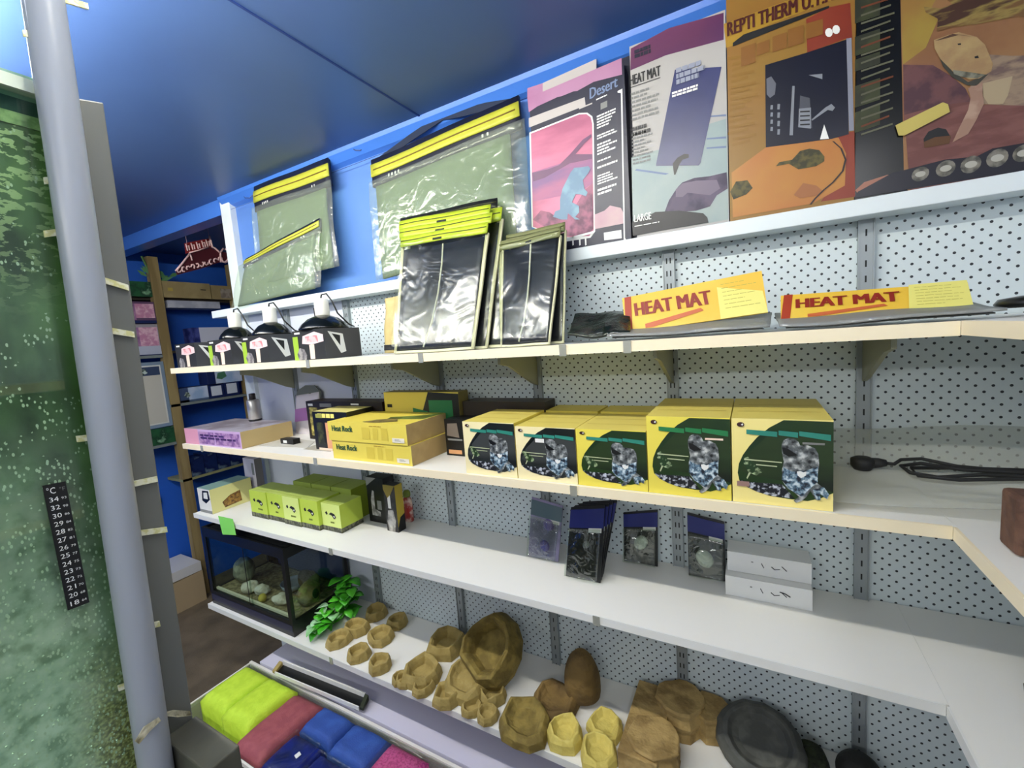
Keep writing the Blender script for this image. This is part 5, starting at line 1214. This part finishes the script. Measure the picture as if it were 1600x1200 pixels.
b = MB(); p_ = S_(1020, 260); b.tube([p_, Vector((p_.x, p_.y, 2.268))], .0008, pk_, 4); p_ = S_(560, 420); b.tube([p_, Vector((p_.x, p_.y, 2.268))], .0008, pk_, 4); b.build('hanging_wires', t)

# ================================================================= CLEAR TUB OF WRAPPED PACKS IN FRONT OF THE PLINTH
T0, T1, U0, U1, RZ = -1.835, -.745, -.575, -.312, .285
t = empty('clear_tub', ((T0 + T1) / 2, (U0 + U1) / 2, 0), 'long clear plastic tub with a white rim standing on the floor, full of colourful packs', 'tub')
cp = clear('tub plastic', (226, 230, 220), .10, .15, bump=.2, bscale=20, haze=.22)
b = MB(); b.box(T0, T1, U0, U0 + .003, .004, RZ, cp); b.box(T0, T1, U1 - .003, U1, .004, RZ, cp); b.box(T0, T0 + .003, U0 + .003, U1 - .003, .004, RZ, cp); b.box(T1 - .003, T1, U0 + .003, U1 - .003, .004, RZ, cp); b.build('walls', t)
MB().weldbox(T0 + .002, T1 - .002, U0 + .002, U1 - .002, 0, .004, cp).build('bottom', t)
rw = mat('white tub rim', (226, 224, 216), .4)
b = MB(); b.box(T0 - .006, T1 + .006, U0 - .006, U0, RZ - .012, RZ + .003, rw); b.box(T0 - .006, T1 + .006, U1, U1 + .010, RZ - .012, RZ + .006, rw); b.box(T0 - .006, T0, U0, U1, RZ - .012, RZ + .003, rw); b.box(T1, T1 + .006, U0, U1, RZ - .012, RZ + .003, rw); b.build('rim', t)
def pillow(name, label, x0, x1, y0, y1, z0, z1, mt_, seed, grp, shine_=True, crease=0):
    t_ = empty(name, ((x0 + x1) / 2, (y0 + y1) / 2, z0), label, 'pack', grp)
    r_ = random.Random(seed); N_ = 12; M_ = 10; vs = []; fs = []
    for s_ in (1, 0):
        for j in range(M_ + 1):
            for i in range(N_ + 1):
                u = i / N_; v = j / M_; e = (1 - abs(2 * u - 1) ** 6) * (1 - abs(2 * v - 1) ** 6)
                e = e ** .5
                zc = (z0 + z1) / 2
                vs.append((x0 + (x1 - x0) * u, y0 + (y1 - y0) * v, zc + ((z1 - zc) if s_ else (z0 - zc)) * (.82 + .18 * e) + (r_.uniform(-.0015, .0015) if s_ else 0) - (.012 * crease * math.exp(-((v - .5) / .05) ** 2) if s_ else 0)))
    g = lambda s_, i, j: s_ * (N_ + 1) * (M_ + 1) + j * (N_ + 1) + i
    for j in range(M_):
        for i in range(N_):
            fs.append((g(0, i, j), g(0, i + 1, j), g(0, i + 1, j + 1), g(0, i, j + 1))); fs.append((g(1, i, j), g(1, i, j + 1), g(1, i + 1, j + 1), g(1, i + 1, j)))
    for i in range(N_): fs.append((g(1, i, 0), g(1, i + 1, 0), g(0, i + 1, 0), g(0, i, 0))); fs.append((g(0, i, M_), g(0, i + 1, M_), g(1, i + 1, M_), g(1, i, M_)))
    for j in range(M_): fs.append((g(1, 0, j + 1), g(1, 0, j), g(0, 0, j), g(0, 0, j + 1))); fs.append((g(1, N_, j), g(1, N_, j + 1), g(0, N_, j + 1), g(0, N_, j)))
    b = MB(); b.raw(vs, fs, mt_); b.build('filling', t_, smooth=True)
    if shine_:
        b = MB(); c = [Vector((x0, y1, z1 + .001)), Vector((x1, y1, z1 + .001)), Vector((x1, y0, z1 + .001)), Vector((x0, y0, z1 + .001))]
        patch(b, c, .02, .98, .02, .98, wrap, .002, .001, off=.0015, seed=seed, nu=16, nv=12); b.build('clear_wrap', t_, smooth=True)
    return t_
lf = mat('lime sponge', (196, 228, 60), .7, c2=(184, 218, 50), scale=30, bump=.2, bscale=300)
mf = mat('maroon sponge', (158, 82, 88), .7, c2=(146, 72, 80), scale=30, bump=.2, bscale=300)
bf = mat('mid blue sponge', (48, 88, 168), .7, c2=(40, 76, 154), scale=20, bump=.2, bscale=300)
nf = mat('deep blue film', (22, 40, 140), .35, c2=(16, 26, 90), scale=14)
pf = mat('pink speckled filling', (226, 96, 170), .7, c2=(190, 56, 136), scale=160, lo=.45, hi=.6)
base_z = .10
G = 'wrapped packs in the clear tub'
def layer(x0, x1, y0, y1, z1): return x0, x1, y0, y1, .0045, z1
pillow('sponge_pack', 'lime green pack at the far left end of the tub', *layer(-1.828, -1.672, -.505, -.322, .305), lf, 1, G, False)
pillow('sponge_pack', 'second lime green pack, between the first one and the maroon pack', *layer(-1.668, -1.512, -.512, -.322, .308), lf, 2, G, False)
pillow('sponge_pack', 'dull maroon pack between the lime and blue ones', *layer(-1.508, -1.362, -.565, -.322, .300), mf, 3, G, False)
pillow('sponge_pack', 'mid blue pack at the back of the tub next to the maroon one', *layer(-1.358, -1.202, -.425, -.322, .298), bf, 4, G, False)
pillow('sponge_pack', 'second mid blue pack at the back of the tub, next to the pink pack', *layer(-1.198, -1.035, -.440, -.322, .298), bf, 5, G, False)
pillow('gravel_bag', 'deep blue glossy bag at the front of the tub beside the maroon pack', *layer(-1.358, -1.222, -.565, -.430, .292), nf, 6, G)
pillow('gravel_bag', 'second deep blue glossy bag at the front of the tub', *layer(-1.218, -1.040, -.565, -.445, .292), nf, 7, G)
pillow('gravel_bag', 'pink speckled bag at the right of the tub', *layer(-1.030, -.880, -.565, -.322, .300), pf, 8, G)
for (x_, y_, l_) in ((-1.27, -.50, 'white price label on the deep blue bag beside the maroon pack'), (-1.12, -.50, 'white price label on the second deep blue bag')):
    b = MB(); b.prism([(x_, y_, .2975), (x_ + .016, y_ - .004, .2975), (x_ + .018, y_ + .012, .2975), (x_ + .003, y_ + .016, .2975)], (0, 0, .0012), whitep); tag(b.build('price_label'), l_, 'label')
# stitching glitch built as a made-up white-edged black bar on tub rim and plinth
t = empty('glitch_bar', (-1.40, -.31, .3), 'narrow black bar with white edges made up for a stitching glitch, between tub and plinth', 'glitch bar')
A = Vector((-1.64, -.322, .3105)); B = Vector((-1.20, -.300, .3105)); d_ = (B - A); s_ = Vector((-.02, .05, 0)).normalized()
def rail(o0, o1, h0, h1, mt_, nm):
    b = MB(); b.prism([A + s_ * o0 + Vector((0, 0, h0)), A + s_ * o1 + Vector((0, 0, h0)), A + s_ * o1 + Vector((0, 0, h1)), A + s_ * o0 + Vector((0, 0, h1))], d_, mt_); b.build(nm, t)
rail(0, .046, 0, .003, black, 'floor_strip'); rail(-.004, .0, 0, .014, white, 'front_edge'); rail(.046, .052, 0, .020, white, 'back_edge')
b = MB(); b.prism([B, B + s_ * .046, B + s_ * .046 + Vector((0, 0, .022)), B + Vector((0, 0, .012))], (.018, .001, 0), mat('dark green end', (36, 44, 22), .7)); b.build('end_block', t, bevel=.003)
b = MB(); b.prism([A, A + s_ * .046, A + s_ * .046 + Vector((0, 0, .018)), A + Vector((0, 0, .012))], (-.02, -.001, 0), tan); b.build('tan_end_block', t, bevel=.003)

# ================================================================= AQUARIUM, LEFT FOREGROUND
XA = -.600
def down(p, q, z):      # extend the line p->q to height z
    return p + (q - p) * ((z - p.z) / (q.z - p.z))
E1 = at('x', XA, 78, 146); E2 = at('x', XA, 210, 1110); E3 = at('x', XA, 162, 160); E4 = at('x', XA, 300, 1110)
ZB0 = .62
t = empty('aquarium', (XA - .2, -1.3, ZB0), 'tall murky green aquarium in the left foreground', 'aquarium')
L0 = down(E1, E2, ZB0); R0 = down(E3, E4, ZB0)
pan = mat('olive grey panel', (104, 106, 100), .4, c2=(98, 100, 94), scale=2)
b = MB(); b.prism([E1, E3, R0, L0], (-.45, 0, 0), pan)
b.build('side_panel', t, bevel=.0015)
ztop = 1.822
gl = [Vector((XA, -1.42, ztop)), E1 + Vector((0, -.0015, -.002)), L0 + Vector((0, -.0015, 0)), Vector((XA, -1.42, ZB0))]
b = MB(); b.prism(gl, (-.006, 0, 0), clear('aquarium glass', (232, 242, 232), .05, .01)); b.build('glass_pane', t)
def watermat():
    m = bpy.data.materials.new('murky green water'); m.use_nodes = True; nt = m.node_tree; bs = nt.nodes['Principled BSDF']; bs.inputs['Roughness'].default_value = .35
    g = nt.nodes.new('ShaderNodeNewGeometry'); sp = nt.nodes.new('ShaderNodeSeparateXYZ'); nt.links.new(g.outputs['Position'], sp.inputs[0])
    def noise(scale, det=4, sc=(1, 1, 1), vor=False):
        mp = nt.nodes.new('ShaderNodeMapping'); mp.inputs['Scale'].default_value = sc; nt.links.new(g.outputs['Position'], mp.inputs[0])
        n = nt.nodes.new('ShaderNodeTexVoronoi' if vor else 'ShaderNodeTexNoise'); n.inputs['Scale'].default_value = scale
        if not vor: n.inputs['Detail'].default_value = det
        nt.links.new(mp.outputs[0], n.inputs['Vector']); return n.outputs['Distance' if vor else 'Fac']
    def ramp(src, stops):
        r = nt.nodes.new('ShaderNodeValToRGB'); e = r.color_ramp.elements
        e[0].position, e[0].color = stops[0][0], lin(stops[0][1]); e[1].position, e[1].color = stops[-1][0], lin(stops[-1][1])
        for p_, c_ in stops[1:-1]: k = e.new(p_); k.color = lin(c_)
        nt.links.new(src, r.inputs[0]); return r.outputs[0]
    def mr(src, a, b_):
        n = nt.nodes.new('ShaderNodeMapRange'); n.inputs[1].default_value = a; n.inputs[2].default_value = b_; nt.links.new(src, n.inputs[0]); return n.outputs[0]
    def M(op, a, c):
        n = nt.nodes.new('ShaderNodeMath'); n.operation = op; n.use_clamp = True
        for i, q in enumerate((a, c)):
            if isinstance(q, (int, float)): n.inputs[i].default_value = q
            else: nt.links.new(q, n.inputs[i])
        return n.outputs[0]
    def mix(f, a, c):
        n = nt.nodes.new('ShaderNodeMix'); n.data_type = 'RGBA'; nt.links.new(f, n.inputs[0])
        for i, q in ((6, a), (7, c)):
            if isinstance(q, tuple): n.inputs[i].default_value = lin(q)
            else: nt.links.new(q, n.inputs[i])
        return n.outputs[2]
    Y, Z = sp.outputs[1], sp.outputs[2]
    col = ramp(noise(24, 8, (1, 1, .5)), [(.36, (46, 66, 42)), (.5, (84, 108, 76)), (.66, (120, 146, 104))])
    col = mix(M('MULTIPLY', mr(Z, 1.60, 1.74), M('GREATER_THAN', noise(90, 5, (1, 1, 2)), .54)), col, (206, 216, 170))
    col = mix(M('MULTIPLY', mr(Y, -1.05, -1.00), .8), col, (110, 148, 56))
    # whitish cloud of fine bubbles low on the left
    left = M('MULTIPLY', mr(Y, -1.015, -1.075), mr(Z, 1.52, 1.20))
    col = mix(M('MULTIPLY', left, 1.0), col, ramp(noise(70, 6), [(.35, (170, 186, 170)), (.5, (226, 236, 226)), (.65, (250, 252, 248))]))
    gold = M('MULTIPLY', M('MULTIPLY', mr(Z, 1.28, 1.16), mr(Y, -1.085, -1.050)), 1.0)
    col = mix(M('MULTIPLY', gold, .8), col, ramp(noise(260, 3), [(.38, (110, 88, 34)), (.5, (170, 146, 74)), (.62, (240, 224, 160))]))
    sp_m = M('LESS_THAN', noise(300, vor=True, sc=(1, 1, .55)), .30)
    dens = M('GREATER_THAN', M('ADD', noise(55), M('MULTIPLY', mr(Z, 1.6, 1.15), .22)), .57)
    dens = M('MULTIPLY', dens, mr(Y, -1.00, -1.05))
    col = mix(M('MULTIPLY', sp_m, dens), col, (226, 232, 216))
    nt.links.new(col, bs.inputs['Base Color'])
    return m
wm = watermat()
inn = [g_ + Vector((-.008, 0, 0)) for g_ in gl]
# water surface at the height seen 190 px down
zs = at('x', XA, 30, 192).z
wat = [Vector((inn[0].x, -1.42, zs)), Vector((inn[1].x, down(inn[1], inn[2], zs).y, zs)), inn[2], inn[3]]
b = MB(); b.prism(wat, (-.43, 0, 0), wm); b.build('water', t)
foam = mat('foam line', (176, 196, 140), .5, c2=(130, 156, 100), scale=120)
b = MB(); b.box(inn[0].x - .43, inn[0].x + .0012, -1.42, wat[1].y, zs + .0002, zs + .012, foam); b.build('foam', t)
yE = E1.y - .002
b = MB(); b.box(inn[0].x - .02, inn[0].x, -1.42, yE - .003, zs + .012, zs + .026, mat('dark waterline', (36, 70, 62), .3)); b.build('dark_band', t)
b = MB(); b.box(inn[0].x - .02, inn[0].x, -1.42, yE - .003, zs + .026, zs + .050, mat('mint band', (128, 164, 146), .3)); b.build('mint_band', t)
b = MB(); b.weldbox(XA - .45, XA + .004, -1.42, yE - .001, ztop - .008, ztop + .004, mat('pale silicone rim', (206, 216, 196), .3)); b.build('top_rim', t)
b = MB(); r = random.Random(3)
for k in range(260):
    z_ = 1.10 + abs(r.gauss(0, .18)); y_ = r.uniform(-1.16, -1.045)
    if z_ > zs - .01: continue
    rr = r.uniform(.0005, .0013); c = Vector((inn[0].x + .0006, y_, z_)); vs = [c + Vector(v_) * rr for v_ in ((1, 0, 0), (-1, 0, 0), (0, 1, 0), (0, -1, 0), (0, 0, 1), (0, 0, -1))]
    b.raw(vs, [(0, 2, 4), (2, 1, 4), (1, 3, 4), (3, 0, 4), (2, 0, 5), (1, 2, 5), (3, 1, 5), (0, 3, 5)], mat('air bubble', (226, 232, 220), .2))
o = b.build('bubbles', t); o['kind'] = 'stuff'
ct = mat('amber clip plastic', (206, 204, 140), .3, c2=(226, 226, 200), scale=200)
for (a_, c_) in (((95, 0), (137, 11)), ((68, 283), (97, 281)), ((68, 366), (108, 361)), ((158, 437), (200, 450)), ((168, 516), (209, 523)), ((119, 686), (152, 682)), ((198, 758), (245, 748)), ((208, 834), (260, 827)), ((184, 1075), (208, 1066)), ((227, 979), (249, 974)), ((52, 127), (75, 130))):
    p0 = at('x', XA + .0012, *a_); p1 = at('x', XA + .0012, *c_)
    h_ = Vector((0, 0, .0032))
    if a_[1] < 120: continue
    MB().prism([p0 - h_, p1 - h_, p1 + h_, p0 + h_], (.002, 0, 0), ct).build('tape_tab', t)
# thermometer strip
bl_, br_, tl_ = at('x', XA + .0016, 106, 954), at('x', XA + .0016, 140, 941), at('x', XA + .0016, 66, 759)
fr = Fr(bl_, br_ - bl_, tl_ - bl_, (1, 0, 0))
o = MB(); o.prism([bl_, br_, br_ + (tl_ - bl_), tl_], (-.0008, 0, 0), inkb)
o.text(fr, '°C', .12, .925, .50, .975, whitep, 1); o.text(fr, '°F', .66, .935, .92, .965, greyp, 1)
for k, (c_, f_) in enumerate(((34, 93), (32, 90), (30, 86), (29, 84), (28, 82), (27, 81), (26, 79), (25, 77), (24, 75), (23, 73), (22, 72), (21, 70), (20, 68), (18, 64))):
    v_ = .862 - k * .0645
    o.text(fr, str(c_), .16, v_, .56, v_ + .036, whitep, 1); o.text(fr, str(f_), .68, v_ + .008, .90, v_ + .026, whitep, 1)
tag(o.build('strip_thermometer'), 'black strip thermometer stuck on the aquarium glass', 'thermometer')
# grey pipe
P1 = at('x', XA + .019, 68, 0); P2 = at('x', XA + .019, 231, 1110)
PT = down(P1, P2, 2.268); PB = down(P1, P2, .0)
t = empty('drain_pipe', PB, 'thick grey plastic pipe rising past the aquarium to the ceiling', 'pipe')
b = MB(); b.tube([PB, P2, P1, PT], .0152, mat('grey plastic pipe', (148, 154, 162), .3), 28); b.build('pipe', t, smooth=True)
b = MB()
for px_, py_, w_ in ((51, 0, 1),):
    a_ = P1 + Vector((.004, -.013, .1)); c_ = P1 + Vector((.004, -.014, -.15)); b.tube([a_, c_], .0018, mat('white cable', (226, 230, 236), .4), 6)
b.build('thin_white_cable', t, smooth=True)
for a_, c_ in (((35, 53), (62, 55)), ((92, -2), (137, 11))):
    p0 = at('x', XA + .019, *a_); p1 = at('x', XA + .019, *c_); h_ = Vector((0, 0, .0028)); MB().prism([p0 - h_, p1 - h_, p1 + h_, p0 + h_], (.002, 0, 0), ct).build('cable_clip', t)
# foot block and torn tape
b = MB(); b.weldbox(XA + .002, -.505, -1.0125, -.9785, 0, 1.121, mat('dark grey block', (56, 56, 46), .7, c2=(78, 78, 66), scale=9))
tag(b.build('support_post', bevel=.002), 'dark grey support block at the foot of the aquarium panel', 'support')
tt = mat('torn pale tape', (226, 220, 190), .6, c2=(150, 142, 108), scale=60, lo=.4, hi=.6, bump=1)
for k, (pts, lab) in enumerate(((((208, 1156), (222, 1134), (246, 1120), (250, 1126), (232, 1142), (216, 1162)), 'torn flap of pale tape left of the grey pipe'), (((252, 1114), (268, 1108), (294, 1110), (298, 1118), (276, 1120), (256, 1118)), 'torn strip of pale tape across the aquarium panel'), (((296, 1124), (304, 1128), (318, 1150), (340, 1182), (334, 1188), (316, 1172), (300, 1146)), 'torn pale tape hanging down the support block'))):
    X_ = XA + (.036 if k == 0 else .0015 if k == 1 else .040)
    b = MB(); r = random.Random(k); q_ = [at('x', X_, *p) + Vector((r.uniform(0, .004), 0, 0)) for p in pts]; 
    if k == 2: q_ = [at('y', -.9775, *p) + Vector((0, r.uniform(0, .002), 0)) for p in pts]
    b.prism(q_, (.0015, .0015 if k == 2 else 0, .001), tt); tag(b.build('torn_tape'), lab, 'tape')

# housing over the far tube, and made-up ones over the two added fills
for (x_, y_, sx_, sy_, l_) in ((-.9, -2.9, 2.7, .14, 'long ceiling batten further back in the room'), (.42, -2.0, .12, 1.5, 'made-up housing over the added side fill light, behind the camera'), (-2.6, -1.6, .14, 1.5, 'made-up housing over the added fill light of the far left aisle')):
    o = MB().weldbox(x_ - sx_ / 2, x_ + sx_ / 2, y_ - sy_ / 2, y_ + sy_ / 2, 2.232, 2.2695, white).build('light_housing')
    tag(o, l_, 'lamp')
